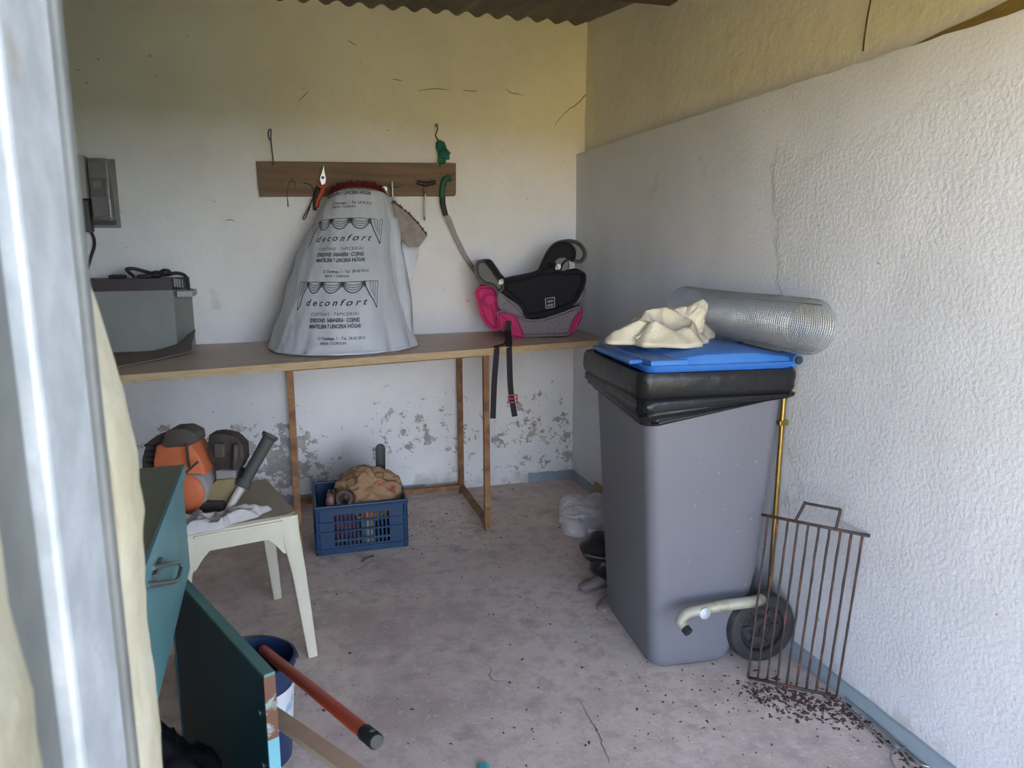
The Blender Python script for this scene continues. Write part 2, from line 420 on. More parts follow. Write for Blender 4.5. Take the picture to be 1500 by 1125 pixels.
bar((-.03, 3.66, .034), (.79, 3.66, .034)); bar((.796, 3.13, .034), (.796, 3.65, .034)); bar((-.017, 3.07, .034), (-.017, 3.65, .034))
bm = B(); L = []
for x in (-.03, .81): L.append([V(x, fy(x)+.014, bz(x)-.036), V(x, fy(x)+.014, bz(x)-.0265), V(x, fy(x)+.045, bz(x)-.0265), V(x, fy(x)+.045, bz(x)-.036)])
loft(bm, L); obj('frame_bar', bm, m_rust, bench, True)

# ================================================================== SACK AND RUG ON THE BENCH
m_sack = M('white_sack_plastic', (.60, .62, .66), .38, var=(5, (.54, .56, .61), .4, .7, 4), bump=(16, .25, .008))
m_ink = M('dark_green_ink', (.045, .06, .065), .6)
m_pile = M('dark_red_pile', (.20, .018, .016), .95, var=(60, (.10, .010, .010), .4, .6, 3))
m_backing = M('grey_rug_backing', (.33, .285, .25), .95, var=(30, (.25, .21, .19), .4, .65, 5), spots=[(14, (.40, .22, .18), .66, .72, 3)], bump=(200, .3, .003))
pT = atY(521, 275, 3.50); SZ0 = bz(.22)+.004; SZ1 = 1.500
KX = [(0.0, .215, .292), (.15, .222, .268), (.35, .238, .240), (.6, .268, .205), (.8, .300, .178), (1, .322, .152)]
def lin(v, col):
    for a, b in zip(KX, KX[1:]):
        if v <= b[0]: t = (v-a[0])/(b[0]-a[0]); t = max(0, t); return a[col]+(b[col]-a[col])*t
    return KX[-1][col]
def sackS(u, v, off=0, wr=True):
    """surface of the sack: u -1..1 left to right round the front, v 0..1 bottom to top"""
    cx, hw = lin(v, 1), lin(v, 2)
    dep = .30-.08*v; yf = 3.10+.36*v
    a = u*PI*.56
    x = cx+hw*math.copysign(abs(math.sin(a))**.92, a)/math.sin(PI*.5)
    y = yf+dep*(1-math.cos(a))*.85
    z = SZ0+(SZ1-SZ0)*v*(1-.16*v*v*abs(u)**2.6)
    p = V(x, y, z)
    if wr:
        e = max(0, abs(u)-.45)/.55
        n = noise.noise(V(u*2.3, v*2.2, 4))*.020*(1-v*.5)+noise.noise(V(u*6+v*2, v*1.6, 9))*.008+(1-2*abs(noise.noise(V(u*7-v*4, v*3.5, 2))))*.006*(.4+e)
        n += max(0, .2-v)*.10*noise.noise(V(u*9, v*8, 6))
        n += .011*(1-2*abs(noise.noise(V(u*4.2+v*5, v*2.0-u, 14))))*(.35+e)+.004*noise.noise(V(u*14, v*9, 3))
        nr = V(math.sin(a), -math.cos(a)*.9, .2).normalized()
        p += nr*(n+off)
    elif off: p += V(math.sin(a), -math.cos(a), 0)*off
    if p.y > 3.70: p.y = 3.70
    if p.z < SZ0: p.z = SZ0
    return p
sack = thing('plastic_sack', 'white printed plastic sack standing on the bench, wrapped round a rug', 'sack', (.22, 3.3, SZ0))
bm = B(); L = []
for j in range(81):
    v = j/80; row = [sackS(-1+2*i/110, v) for i in range(111)]
    if j == 0: row = [p+V(0, -.012+noise.noise(V(i*.15, 1, 1))*.02, 0) for i, p in enumerate(row)]
    L.append(row)
loft(bm, L, cap=False, closed=False)
r = bmesh.ops.extrude_face_region(bm, geom=bm.faces[:])
for v in r['geom']:
    if isinstance(v, bmesh.types.BMVert): v.co += V(0, .004, 0)
obj('sack_body', bm, m_sack, sack, True, smooth=True)
# loose side fold right of the front panel, and the tail behind it
bm = B(); L = []
for j in range(25):
    t = j/24; z = SZ0+.002+t*.56
    x1 = .505-.005*t+.010*math.sin(t*5); y1 = 3.262+.22*t
    L.append([V(x1-.06, y1+.03, z), V(x1-.02+.006*math.sin(t*11), y1-.004, z), V(x1+.004*math.sin(t*23), y1+.02, z), V(x1+.012+.03*t*(1-t), y1+.09+.05*t, z), V(x1-.02, y1+.15, z)])
loft(bm, L, cap=True); obj('side_fold', bm, m_sack, sack, True, smooth=True)
tp = [atY(*q, 3.60) for q in [(588, 352), (611, 358), (612, 374), (604, 400), (597, 420), (588, 430)]]
bm = B(); prism(bm, [(p.x, p.z) for p in tp], 3.585, 3.60, bev=.004); obj('sack_tail', bm, m_sack, sack, True, smooth=40)
# print
VS = 1/242
def puv(px, py):
    """flat print coordinates: a = metres from the print axis, v = height fraction"""
    v = (517-py)*VS
    return (px-498)/1105*3.33, v
def onsack(a, v, off=.0022):
    hw = lin(v, 2); u0_ = -.056/hw
    u = (a/hw)/(PI*.56)*.98+u0_*.55
    return sackS(max(-1, min(1, u)), max(0.0, min(.995, v)), off)
KP = 3.33/1105; KV = VS/KP   # metres -> height fraction
def put(bm, a0, v0):
    for v in bm.verts: v.co = onsack(a0+v.co.x, v0+v.co.y*KV*.98)
    return bm
prints = B()
def add_text(s, px, py, hpx, shear=0, sp=1.0, bold=0, wpx=None):
    t = text_bm(s, hpx*KP*1.42, shear, sp, bold*KP)
    if wpx:
        xs = [v.co.x for v in t.verts]; k = wpx*KP/(max(xs)-min(xs))
        for v in t.verts: v.co.x *= k
    a, v = puv(px, py); put(t, a, v)
    me = bpy.data.meshes.new('t'); t.to_mesh(me); t.free(); prints.from_mesh(me); bpy.data.meshes.remove(me)
def add_line(P, wpx):
    n = max(2, len(P)); a_ = []; b_ = []
    Q = [V(x, y, 0) for x, y in P]
    for i, p in enumerate(Q):
        t = (Q[min(i+1, n-1)]-Q[max(i-1, 0)]).normalized(); s = V(-t.y, t.x, 0)*wpx/2
        for lst, q in ((a_, p+s), (b_, p-s)): lst.append(prints.verts.new(onsack(*puv(q.x, q.y))))
    for i in range(n-1): prints.faces.new((a_[i], a_[i+1], b_[i+1], b_[i]))
def arc(x0, x1, y, d, n=10): return [(x0+(x1-x0)*i/n, y+d*(1-(2*i/n-1)**2)**.75) for i in range(n+1)]
for y0 in (413, 318):
    add_line([(441+i*11.1, y0+2) for i in range(11)], .9)
    for x0, x1 in ((456, 479), (479, 507), (507, 533)):
        for k, d in enumerate((4.5, 8, 11.5, 15.5)): add_line(arc(x0+1.0*(3-k), x1-1.0*(3-k), y0+2.5, d), 1.5 if k == 3 else .9)
        add_line([(x1, y0+1), (x1, y0+6), (x1, y0+10)], 1.6)
    add_line([(456, y0+2), (456, y0+10), (450, y0+22), (447, y0+36), (442, y0+43)], 1.4)
    add_line([(441, y0+2), (441, y0+20), (441.5, y0+43)], .9)
    add_line([(533, y0+2), (535, y0+10), (541, y0+22), (546, y0+30), (552, y0+41)], 1.6)
    add_line([(552, y0+2), (552, y0+20), (552, y0+41)], .9)
    for k in range(3):
        add_line([(445+4*k, y0+3), (445+3*k, y0+14), (444+1.5*k, y0+26-4*k)], .7)
        add_line([(548-4*k, y0+3), (548-3*k, y0+14), (549-2*k, y0+28-4*k)], .7)
    add_text('deconfort', 496, y0+36, 9.5, .35, 1.55, .25, 80)
    add_text('CORTINAS - TAPICERIAS', 497, y0+50, 4.6, 0, 1.1, 0, 62)
    add_text('EDREDONES · SABANERIA · COJINES', 497, y0+59, 5.6, 0, 1.0, .25, 64)
    add_text('MANTELERIA Y LENCERIA HOGAR', 498, y0+67.5, 5.6, 0, 1.0, .25, 66)
    add_text('C/ Domingo, 1 - Tel. 24 60 50 61', 508, y0+83.5, 4.2, 0, 1.0, .1, 58)
    add_text('PINTA Y CORDON', 498, y0+90, 3.6, 0, 1.0, .1, 32)
add_text('EDREDONES · SABANERIA · COJINES', 497, 276.5, 4.6, 0, 1.0, .2, 62)
add_text('MANTELERIA Y LENCERIA HOGAR', 498, 282.5, 5.2, 0, 1.0, .25, 66)
add_text('C/ Domingo, 1 - Tel. 24 60 50 61', 506, 297.5, 4.2, 0, 1.0, .1, 56)
add_text('PINTA Y CORDON', 496, 303.5, 3.6, 0, 1.0, .1, 32)
obj('printed_lettering', prints, m_ink, sack, True, kind='stuff', label='dark green shop print with curtain drawing')
# the rug inside: grey backing outwards, dark red pile inside
rug = thing('rug', 'dark red pile rug bent into an arch, its top edge showing above the white sack', 'rug', (.31, 3.5, SZ0))
bm = B(); L = []
for j in range(13):
    v = .05+.965*j/12
    L.append([sackS(-.93+1.86*i/40, min(v, 1.0), -.022, False)+V(0, 0, max(0, v-1)*.7) for i in range(41)])
loft(bm, L, cap=False, closed=False)
r = bmesh.ops.extrude_face_region(bm, geom=bm.faces[:])
for v in r['geom']:
    if isinstance(v, bmesh.types.BMVert): v.co += V(0, .012, 0)
obj('mat', bm, m_backing, rug, True, smooth=True)
def tuft(bm, p, d, l, r):
    d = d.normalized(); s = d.orthogonal().normalized(); t = d.cross(s)
    a = [bm.verts.new(p+s*r*math.cos(2*PI*k/3)+t*r*math.sin(2*PI*k/3)) for k in range(3)]; e = bm.verts.new(p+d*l)
    for k in range(3): bm.faces.new((a[k], a[(k+1) % 3], e))
bm = B(); rnd = random.Random(3)
for i in range(2200):
    u = rnd.uniform(-.93, .97); p = sackS(u, 1.0, -.022, False)+V(0, .006+rnd.uniform(-.003, .040), rnd.uniform(-.008, .020))
    tuft(bm, p, V(rnd.uniform(-.5, .5), rnd.uniform(-.5, .2), 1), rnd.uniform(.018, .034), .004)
obj('pile_fringe', bm, m_pile, rug, True, kind='stuff')
# the corner of the rug that flaps out to the right
fp = [atY(*q, 3.53) for q in [(574, 296), (586, 304), (600, 316), (613, 330), (625, 346), (620, 353), (613, 362), (600, 362), (588, 350)]]
bm = B(); prism(bm, [(p.x, p.z) for p in fp], 3.525, 3.537); obj('mat_corner', bm, m_backing, rug, True)
bm = B()
for i in range(260):
    t = rnd.random()*4; k = min(int(t), 3); p = fp[k].lerp(fp[k+1], t-k); p.y = rnd.uniform(3.530, 3.548)
    tuft(bm, p+V(-.004, 0, -.005), V(rnd.uniform(.0, .9), rnd.uniform(-.2, .4), rnd.uniform(.5, 1)), rnd.uniform(.010, .026), .004)
obj('pile_fringe', bm, m_pile, rug, True, kind='stuff')

# ================================================================== TOOL BOARD
m_board = M('weathered_board', (.235, .155, .095), .8, var=(4, (.16, .105, .068), .35, .68, 7, (.7, 8, 9)), spots=[(7, (.10, .06, .04), .68, .73, 3)], bump=(40, .25, .004))
m_wire = M('old_iron_wire', (.10, .085, .075), .55, .7, var=(30, (.20, .10, .06), .5, .7, 3))
m_chrome = M('worn_chrome', (.46, .46, .44), .38, .8)
bd = thing('hanging_board', 'weathered wooden tool board nailed across the back wall above the bench', 'board', (.35, YB, 1.57))
p0, p1, p2, p3 = [atY(*q, 3.705) for q in [(375, 236), (668, 239), (668, 287), (380, 288)]]
bm = B(); o_ = [(p0.x, p0.z), (p3.x, p3.z), (p2.x-.006, p2.z), (p2.x, p2.z+.008), (p1.x, p1.z)]
prism(bm, o_, 3.705, 3.728, bev=.002, seg=1); obj('plank', bm, m_board, bd, True)
def wall_tube(pxs, r, y=3.70, n=6, sm=5): return tube(B(), catmull([atY(*q, y) if len(q) == 2 else atY(q[0], q[1], q[2]) for q in pxs], sm), r, n)
obj('wire_hanger', wall_tube([(396, 206), (393, 199), (394, 191), (397, 190), (397, 205), (399, 225), (401, 241, 3.702)], .0028), m_wire, bd, True, smooth=True)
obj('wire_hanger', wall_tube([(637, 186), (640, 182), (641, 190), (638, 198), (642, 206), (641, 214), (643, 228), (645, 242, 3.702)], .003), m_wire, bd, True, smooth=True)
for q in [(399, 241), (412, 268), (425, 266), (446, 268), (566, 274), (590, 271), (624, 266), (645, 243), (650, 262), (428, 262), (421, 284)]:
    bm = B(); lathe(bm, [(0, -.002), (.004, -.002), (.0045, .003), (.0016, .004), (.0016, .018), (0, .018)], 8, Matrix.Translation(atY(*q, 3.688)) @ Matrix.Rotation(-PI/2, 4, 'X'))
    obj('nail', bm, m_wire, bd, True)
# hooks of wire hanging from the nails
h = obj('wire_hook', wall_tube([(424, 267, 3.695), (431, 266, 3.692), (433, 272, 3.692)], .0022, 3.693), m_wire); top(h, 'thin short wire hook on a nail at the left of the tool board', 'hook')
h = obj('hanging_key', wall_tube([(423, 268, 3.692), (421, 285, 3.694), (422, 303, 3.694)], [.0015, .0015, .003], 3.694), m_wire); top(h, 'small rod hanging from a nail below the left end of the board', 'rod')
h = obj('wire_clip', wall_tube([(447, 268, 3.690), (456, 272, 3.688), (460, 285, 3.688), (452, 305, 3.692), (444, 319, 3.692), (447, 320, 3.692), (453, 306, 3.69), (457, 292, 3.69)], .0026, 3.69), m_wire); top(h, 'bent wire clip hanging left of the orange pliers', 'clip')
# pliers
m_orange = M('orange_grip', (.62, .10, .035), .45); m_blk = M('black_rubber', (.018, .018, .02), .55, bump=(60, .1, .002))
pl = thing('pliers', 'long-nose pliers with orange and black grips on the tool board', 'pliers', atY(470, 280, 3.69))
def flatpx(pxs, y0, y1, bev=.0015, sm=0):
    P = [atY(*q, y0) for q in pxs]
    bm = B(); prism(bm, [(p.x, p.z) for p in P], y0, y1, bev=bev, seg=1); return bm
obj('jaw', flatpx([(474, 240), (476, 255), (478, 262), (476, 271), (471, 271), (468, 262), (472, 253)], 3.680, 3.690), m_chrome, pl, True)
obj('pivot', lathe(B(), [(0, 0), (.007, 0), (.007, .005), (0, .005)], 12, Matrix.Translation(atY(473, 260, 3.676)) @ Matrix.Rotation(-PI/2, 4, 'X')), m_wire, pl, True)
obj('grip', wall_tube([(476, 270), (472, 281), (466, 292), (464, 304)], [.008, .011, .010, .009], 3.685, 10), m_orange, pl, True, smooth=True)
obj('grip', wall_tube([(470, 270), (465, 278), (462, 290), (461, 308)], [.007, .009, .011, .009], 3.688, 10), m_blk, pl, True, smooth=True, label='black plier grip')
obj('grip_collar', wall_tube([(465, 270), (472, 274), (480, 272)], [.006, .010, .006], 3.683, 8), m_orange, pl, True, smooth=True)
# chrome rod, open spanner
s1 = obj('chrome_rod', wall_tube([(574, 265), (575, 283), (576, 301)], .0052, 3.685, 10), m_chrome, smooth=True); top(s1, 'straight chrome rod hanging on the board right of the rug', 'rod')
m_brassy = M('yellowed_steel', (.50, .46, .33), .4, .7, var=(20, (.30, .25, .15), .5, .7, 4))
sp = thing('spanner', 'yellowed combination spanner hanging aslant right of the rug', 'spanner', atY(572, 290, 3.67))
obj('shank', wall_tube([(564, 279), (571, 292), (579, 304)], [.006, .0045, .006], 3.672, 8), m_brassy, sp, True, smooth=True)
obj('ring_end', lathe(B(), [(.006, 0), (.011, 0), (.011, .008), (.006, .008), (.006, 0)], 14, Matrix.Translation(atY(579, 305, 3.668)) @ Matrix.Rotation(-PI/2, 4, 'X'), cap=False), m_brassy, sp, True)
obj('jaw', flatpx([(560, 274), (563, 272), (567, 274), (568, 280), (565, 283), (561, 281)], 3.668, 3.677), m_brassy, sp, True)
m_dkgreen = M('dark_green_paint', (.10, .12, .07), .6)
s2 = obj('green_bar', wall_tube([(560, 272), (585, 273)], .006, 3.692, 8), m_dkgreen); top(s2, 'short dark green bar lying across nails behind the chrome rod', 'bar')
# T-handle key
tk = thing('t_handle_key', 'black T-handle socket key with a steel shaft on the board', 'socket key', atY(624, 266, 3.69))
obj('handle', wall_tube([(611, 267), (616, 268), (624, 270), (632, 268), (638, 267)], [.0085, .0095, .013, .0095, .0085], 3.68, 10), m_blk, tk, True, smooth=True)
obj('collar', wall_tube([(623.5, 272), (623, 282)], .0075, 3.68, 10), m_rust, tk, True, smooth=True)
obj('shaft', wall_tube([(623, 280), (622, 322)], .0048, 3.68, 10), m_chrome, tk, True, smooth=True)
# curved pruning saw
m_green = M('green_handle', (.015, .10, .05), .5); m_sawst = M('dull_saw_blade', (.17, .15, .14), .5, .6, var=(8, (.24, .21, .19), .4, .7, 4))
sw = thing('pruning_saw', 'curved pruning saw with green handle hanging at the right end of the board', 'saw', atY(655, 262, 3.69))
obj('handle', wall_tube([(661, 265), (657, 260), (651, 264), (648, 277), (648, 290)], [.010, .013, .014, .014, .014], 3.685, 10), m_green, sw, True, smooth=True)
obj('grip_end', wall_tube([(648, 288), (649, 300), (653, 316)], [.014, .014, .012], 3.685, 10), m_blk, sw, True, smooth=True)
obj('blade', flatpx([(650, 314), (657, 314), (661, 320), (670, 344), (683, 371), (697, 393), (702, 402), (699, 405), (690, 394), (674, 368), (661, 340)], 3.683, 3.688, .0008), m_sawst, sw, True)
# knotted green rag
m_teal = M('green_net_cloth', (.02, .16, .13), .9, var=(40, (.01, .10, .08), .4, .6, 3))
bm = B()
for i, (px, py, rx, rz_) in enumerate([(646, 214, .022, .024), (651, 226, .026, .024), (647, 235, .018, .018)]): crumple(bm, atY(px, py, 3.70), (rx, .014, rz_), 11+i, .5, 3.5, 3)
h = obj('green_rag', bm, m_teal, smooth=True); top(h, 'small green net rag knotted on the right wire hanger of the board', 'rag')

# ================================================================== WHEELIE BIN
m_bin = M('grey_bin_plastic', (.150, .150, .172), .5, spec=.35, var=(3, (.165, .166, .19), .4, .7, 4), spots=[(50, (.30, .30, .31), .72, .78, 2)], bump=(180, .06, .002))
m_liner = M('black_bin_liner', (.011, .011, .013), .36, spec=.38, bump=(24, .35, .008), spots=[(60, (.25, .25, .26), .76, .79, 2)])
m_lid = M('blue_lid_plastic', (.035, .16, .50), .42, spec=.5, var=(5, (.05, .19, .52), .4, .7, 4), spots=[(18, (.16, .27, .46), .66, .78, 5)])
m_tyre = M('black_tyre', (.028, .027, .03), .75, var=(22, (.075, .065, .065), .5, .75, 5), bump=(60, .25, .003))
bn = thing('wheelie_bin', 'grey wheelie bin with a blue lid and black liner against the right wall', 'bin', (.985, 1.867, 0), math.radians(-4.5))
def bsec(z, grow=0):
    t = z/.88
    return (-.005-.050*t-grow, (.310+.060*t if z < .82 else .365)+grow, 0-.022*t-grow, .440+.020*t+grow)
L = []
for z in (0.004, .012, .03, .06, .10, .30, .55, .80, .819, .835, .875):
    u_0, u_1, v_0, v_1 = bsec(z, -.010 if z < .01 else (-.003 if z < .02 else 0)); r = .042
    if z < .13: u_1 -= .062*(1-z/.13)**.6
    L.append(rrect(u_0, u_1, v_0, v_1, r, z))
bm = B(); loft(bm, L); obj('body', bm, m_bin, bn, smooth=60)
bm = B()   # wheel-arch and foot ridge
box(bm, (.22, .03, .06), (.35, .42, .15), .012); box(bm, (.0, .06, .0), (.24, .40, .02), .006); obj('foot_ridge', bm, m_bin, bn)
# liner: collar round the rim and sagging skirt
def per(z, g): u_0, u_1, v_0, v_1 = bsec(.88, g); return rrect(u_0, u_1, v_0, v_1, .035, z, 9)
bm = B(); L = []
base = per(0, .022); nP = len(base)
for k, (g, z) in enumerate([(.004, .905), (.020, .908), (.024, .898), (.025, .885), (.024, .87), (.023, .857), (.021, .845), (.016, .836)]):
    ring = per(z, g); out = []
    for i, p in enumerate(ring):
        q = p.copy(); q.z += noise.noise(V(p.x*14, p.y*14, 1))*.006+noise.noise(V(p.x*40, p.y*40, z*30))*.003
        dq = V(p.x-.18, p.y-.23, 0).normalized(); q += dq*(noise.noise(V(p.x*22, p.y*22, z*25))*.005+(1-2*abs(noise.noise(V(p.x*9, p.y*9, z*38))))*.004)*(1 if k > 1 else .3)
        if p.x < .05: q.x -= .020*(1-abs(p.y-.25)/.4)*(1 if k > 0 else .3)
        out.append(q)
    L.append(out)
loft(bm, L, cap=False); obj('liner_collar', bm, m_liner, bn, smooth=50)
bm = B(); rings = []
for k in range(15):
    t = k/14; ring = []
    ctr = bsec(.88, .02-.024*t)
    pts = rrect(ctr[0], ctr[1], ctr[2], ctr[3], .04, 0, 22)
    for p in pts:
        # sag depth: deepest at the near-left corner, tapering to the rear
        du = max(0, min(1, (p.x+.06)/.46)); dv = max(0, min(1, (p.y+.03)/.54))
        sag = .075*(1-du)**1.0*(1-.45*dv*(1-du))+.012
        z = .840-sag*t + .005*noise.noise(V(p.x*20, p.y*20, t*4))
        b = math.sin(PI*t)*.014+.010*noise.noise(V(p.x*13+t*3, p.y*13, t*7))+.009*(1-2*abs(noise.noise(V(p.x*16+p.y*9, p.y*16+t*5, t*9))))*(t > .05)+.005*noise.noise(V(p.x*45, p.y*45, t*6))
        d = V(p.x-.18, p.y-.24, 0).normalized()
        ring.append(V(p.x, p.y, z)+d*(b+.004))
    rings.append(ring)
loft(bm, rings, cap=False); obj('liner_skirt', bm, m_liner, bn, smooth=70)
# lid
def lsec(pts): return pts
bm = B()
loft(bm, [rrect(-.050, .412, -.012, .466, .03, .906), rrect(-.052, .412, -.014, .468, .03, .918), rrect(-.048, .412, -.010, .464, .03, .924)])
obj('lid_rim', bm, m_lid, bn, smooth=40)
bm = B(); prof = [(.02, .924), (.035, .944), (.13, .958), (.28, .958), (.395, .938), (.410, .924)]
L = []
for v0_, v1_, f in ((.0, .0, 0), (.012, .012, .75), (.03, .03, 1), (.424, .424, 1), (.442, .442, .75), (.454, .454, 0)):
    L.append([V(u, v0_, .922+(z-.922)*f) for u, z in prof]+[V(.410, v0_, .915), V(.02, v0_, .915)])
loft(bm, L); obj('lid_dome', bm, m_lid, bn, smooth=25)
bm = B(); box(bm, (-.078, .06, .921), (.028, .40, .934), .004); box(bm, (-.04, -.006, .922), (.075, .460, .940), .005); obj('lid_handle', bm, m_lid, bn)
for v_ in (-.012, .33):
    bm = B(); tube(bm, [V(.405, v_, .928), V(.405, v_+.09, .928)], .016, 16); h = obj('hinge', bm, m_lid, bn, smooth=40)
    bm = B(); tube(bm, [V(.405, v_-.004, .928), V(.405, v_+.002, .928)], .012, 16); obj('hinge_pin', bm, m_tyre, h, smooth=40)
bm = B(); tube(bm, [V(.405, -.02, .928), V(.405, .44, .928)], .010, 10); obj('hinge_rod', bm, m_tyre, bn, smooth=40)
# wheels and axle
for s, vc in ((1, -.002), (-1, .462)):
    mt = Matrix.Translation((.338, vc, .110)) @ Matrix.Scale(1.13, 4) @ Matrix.Rotation(PI/2, 4, 'X')
    if s < 0: mt = Matrix.Translation((.338, vc, .110)) @ Matrix.Scale(1.13, 4) @ Matrix.Rotation(-PI/2, 4, 'X')
    bm = B(); lathe(bm, [(.066, -.025), (.088, -.025), (.096, -.017), (.097, -.006), (.097, .010), (.092, .021), (.084, .025), (.068, .025), (.064, .020), (.062, -.02), (.066, -.025)], 40, mt, cap=False)
    for v in bm.verts: pass
    t_ = obj('wheel', bm, m_tyre, bn, smooth=35)
    bm = B(); lathe(bm, [(0, -.018), (.064, -.018), (.064, .006), (.056, .008), (.050, .002), (.034, .000), (.028, .014), (.016, .020), (.012, .028), (0, .029)], 32, mt); obj('wheel_hub', bm, m_tyre, t_, smooth=35)
    bm = B()
    for k in range(6):
        a = k*PI/3; box(bm, (.026, -.004, .000), (.058, .004, .010), .001, 1, mt @ Matrix.Rotation(a, 4, 'Z'))
    obj('hub_rib', bm, m_tyre, t_, kind='stuff')
bm = B(); tube(bm, [V(.338, .02, .110), V(.338, .43, .110)], .010, 10); obj('axle', bm, m_wire, bn, smooth=40)

# ================================================================== ON THE BIN LID
BM = MW[bn]
def binp(u, v, z): return BM @ V(u, v, z)
m_towel = M('cream_towelling', (.66, .60, .46), .95, spec=.1, var=(7, (.58, .50, .36), .45, .75, 5), spots=[(4, (.44, .32, .16), .66, .78, 5)], bump=(170, .5, .004))
tw = thing('towel', 'crumpled cream towel lying on the blue bin lid', 'towel', binp(.12, .28, .96))
def cloth(bm, c, half, rz, hfun, nx=90, ny=70, edge=None, base=None, thick=.008, fall=7):
    """draped sheet: height field over an irregular outline, closed underneath"""
    R = Matrix.Translation(c) @ Matrix.Rotation(rz, 4, 'Z'); topv = []; botv = []
    for i in range(nx+1):
        for j in range(ny+1):
            s = -1+2*i/nx; t = -1+2*j/ny
            # square to rounded outline
            rr = max(abs(s), abs(t)); a = math.atan2(t, s); k = edge(a) if edge else 1
            q = math.hypot(s, t); sx, sy = (s/q*rr*k, t/q*rr*k) if q > 1e-6 else (0, 0)
            x, y = sx*half[0], sy*half[1]
            h = hfun(x, y)*min(1, (1-rr)*fall+.10)
            x2 = x+noise.noise(V(x*18, y*18, 3))*.010; y2 = y+noise.noise(V(x*18, y*18, 8))*.010
            b = base(R @ V(x2, y2, 0)) if base else 0
            topv.append(bm.verts.new(R @ V(x2, y2, b+thick+max(h, 0)))); botv.append(bm.verts.new(R @ V(x2, y2, b+.0015)))
    ix = lambda i, j: i*(ny+1)+j
    for i in range(nx):
        for j in range(ny):
            bm.faces.new((topv[ix(i, j)], topv[ix(i+1, j)], topv[ix(i+1, j+1)], topv[ix(i, j+1)]))
            bm.faces.new((botv[ix(i, j)], botv[ix(i, j+1)], botv[ix(i+1, j+1)], botv[ix(i+1, j)]))
    rim = [(i, 0) for i in range(nx)]+[(nx, j) for j in range(ny)]+[(i, ny) for i in range(nx, 0, -1)]+[(0, j) for j in range(ny, 0, -1)]
    for a in range(len(rim)):
        p, q = rim[a], rim[(a+1) % len(rim)]; bm.faces.new((topv[ix(*p)], botv[ix(*p)], botv[ix(*q)], topv[ix(*q)]))
def rdg(x, y, f, sd): return (1-abs(noise.noise(V(x*f, y*f, sd)))*2.2)
bm = B()
hT = lambda x, y: .020+.040*math.exp(-((x+.005)/.10)**2-((y-.02)/.07)**2)+.030*math.exp(-((x-.10)/.06)**2-((y-.03)/.05)**2)+.030*max(0, rdg(x, y, 9, 2))+.013*max(0, rdg(x, y, 16, 5))+.004*noise.noise(V(x*45, y*45, 9))
cloth(bm, binp(.105, .235, .0), (.205, .145), math.radians(14), hT, edge=lambda a: .86+.16*math.sin(3*a+.6)+.07*math.sin(7*a+1), base=lambda p: .958, fall=2.6)
obj('cloth', bm, m_towel, tw, True, smooth=True)
# rolled corner that stands up at the back
bm = B(); pk = binp(.185, .255, .985)
crumple(bm, pk+V(-.015, 0, .0), (.060, .05, .040), 5, .35, 2.2, 4)
crumple(bm, pk+V(.020, .0, .045), (.036, .03, .050), 8, .4, 2.4, 4)
for v in bm.verts:
    if v.co.z > pk.z+.05: v.co.x += (v.co.z-pk.z-.05)*.5
obj('raised_corner', bm, m_towel, tw, True, smooth=True)
bm = B(); crumple(bm, binp(.06, .20, .978), (.085, .035, .028), 15, .35, 2.6, 4); obj('fold', bm, m_towel, tw, True, smooth=True)
# roll of wire mesh
m_mesh = M('galvanised_mesh', (.40, .42, .43), .42, .75, var=(9, (.28, .29, .30), .4, .7, 4))
ms = thing('wire_mesh_roll', 'roll of fine galvanised wire mesh lying on the bin lid against the wall', 'wire mesh', (1.345, 2.05, .96))
A0, A1 = V(1.340, 1.712, 1.034), V(1.345, 2.40, 1.040)
RM = .078
bm = B(); nL, nR = 70, 64; ax = (A1-A0); gv = []
for i in range(nR+1):
    th = -1.9+i/nR*2*PI*1.12; rad = RM-.010*i/nR
    for j in range(nL+1):
        s = j/nL; rr = rad*(1+.05*math.sin(s*4+th))
        gv.append(bm.verts.new(A0+ax*s+V(math.cos(th)*rr, 0, math.sin(th)*rr)))
ix = lambda i, j: i*(nL+1)+j
for i in range(nR):
    for j in range(nL): bm.faces.new((gv[ix(i, j)], gv[ix(i+1, j)], gv[ix(i+1, j+1)], gv[ix(i, j+1)]))
o = obj('mesh_sheet', bm, m_mesh, ms, True)
md = o.modifiers.new('wires', 'WIREFRAME'); md.thickness = .0015; md.use_even_offset = False; md.use_boundary = True
o['kind'] = 'stuff'
e0, e1 = atX(1048, 436, 1.33), atX(1204, 447, 1.36)
obj('loose_edge_wire', tube(B(), catmull([e0, (e0+e1)/2+V(0, 0, .004), e1], 6), .0022, 6), m_mesh, ms, True)

# ================================================================== BRASS POLE AND BENT ARM
m_brass = M('tarnished_brass', (.46, .33, .10), .32, .85, var=(15, (.30, .20, .07), .45, .7, 4))
m_pale = M('pale_corroded_metal', (.56, .54, .44), .45, .5, var=(12, (.30, .26, .12), .50, .68, 6))
pb = thing('brass_pole', 'thin brass pole with a bent pale metal arm standing behind the bin', 'pole', (1.33, 1.815, 0))
pa = atX(1127, 872, 1.404); pz = atX(1150, 560, 1.408)
obj('pole', tube(B(), [pa+V(-.004, 0, -(pa.z-.004)), pa, pz, pz+(pz-pa)*.09], .0078, 12), m_brass, pb, True, smooth=40)
pc = pa.lerp(pz, .82)
bm = B(); box(bm, pc+V(-.016, -.012, -.008), pc+V(.016, .008, .008), .003); obj('clamp', bm, m_brass, pb, True)
arm = [atY(*q, y) for q, y in [((1126, 872), 1.925), ((1108, 880), 1.80), ((1060, 887), 1.785), ((1030, 893), 1.785), ((1008, 898), 1.78), ((997, 908), 1.77), ((1000, 916), 1.758), ((1005, 922), 1.745)]]
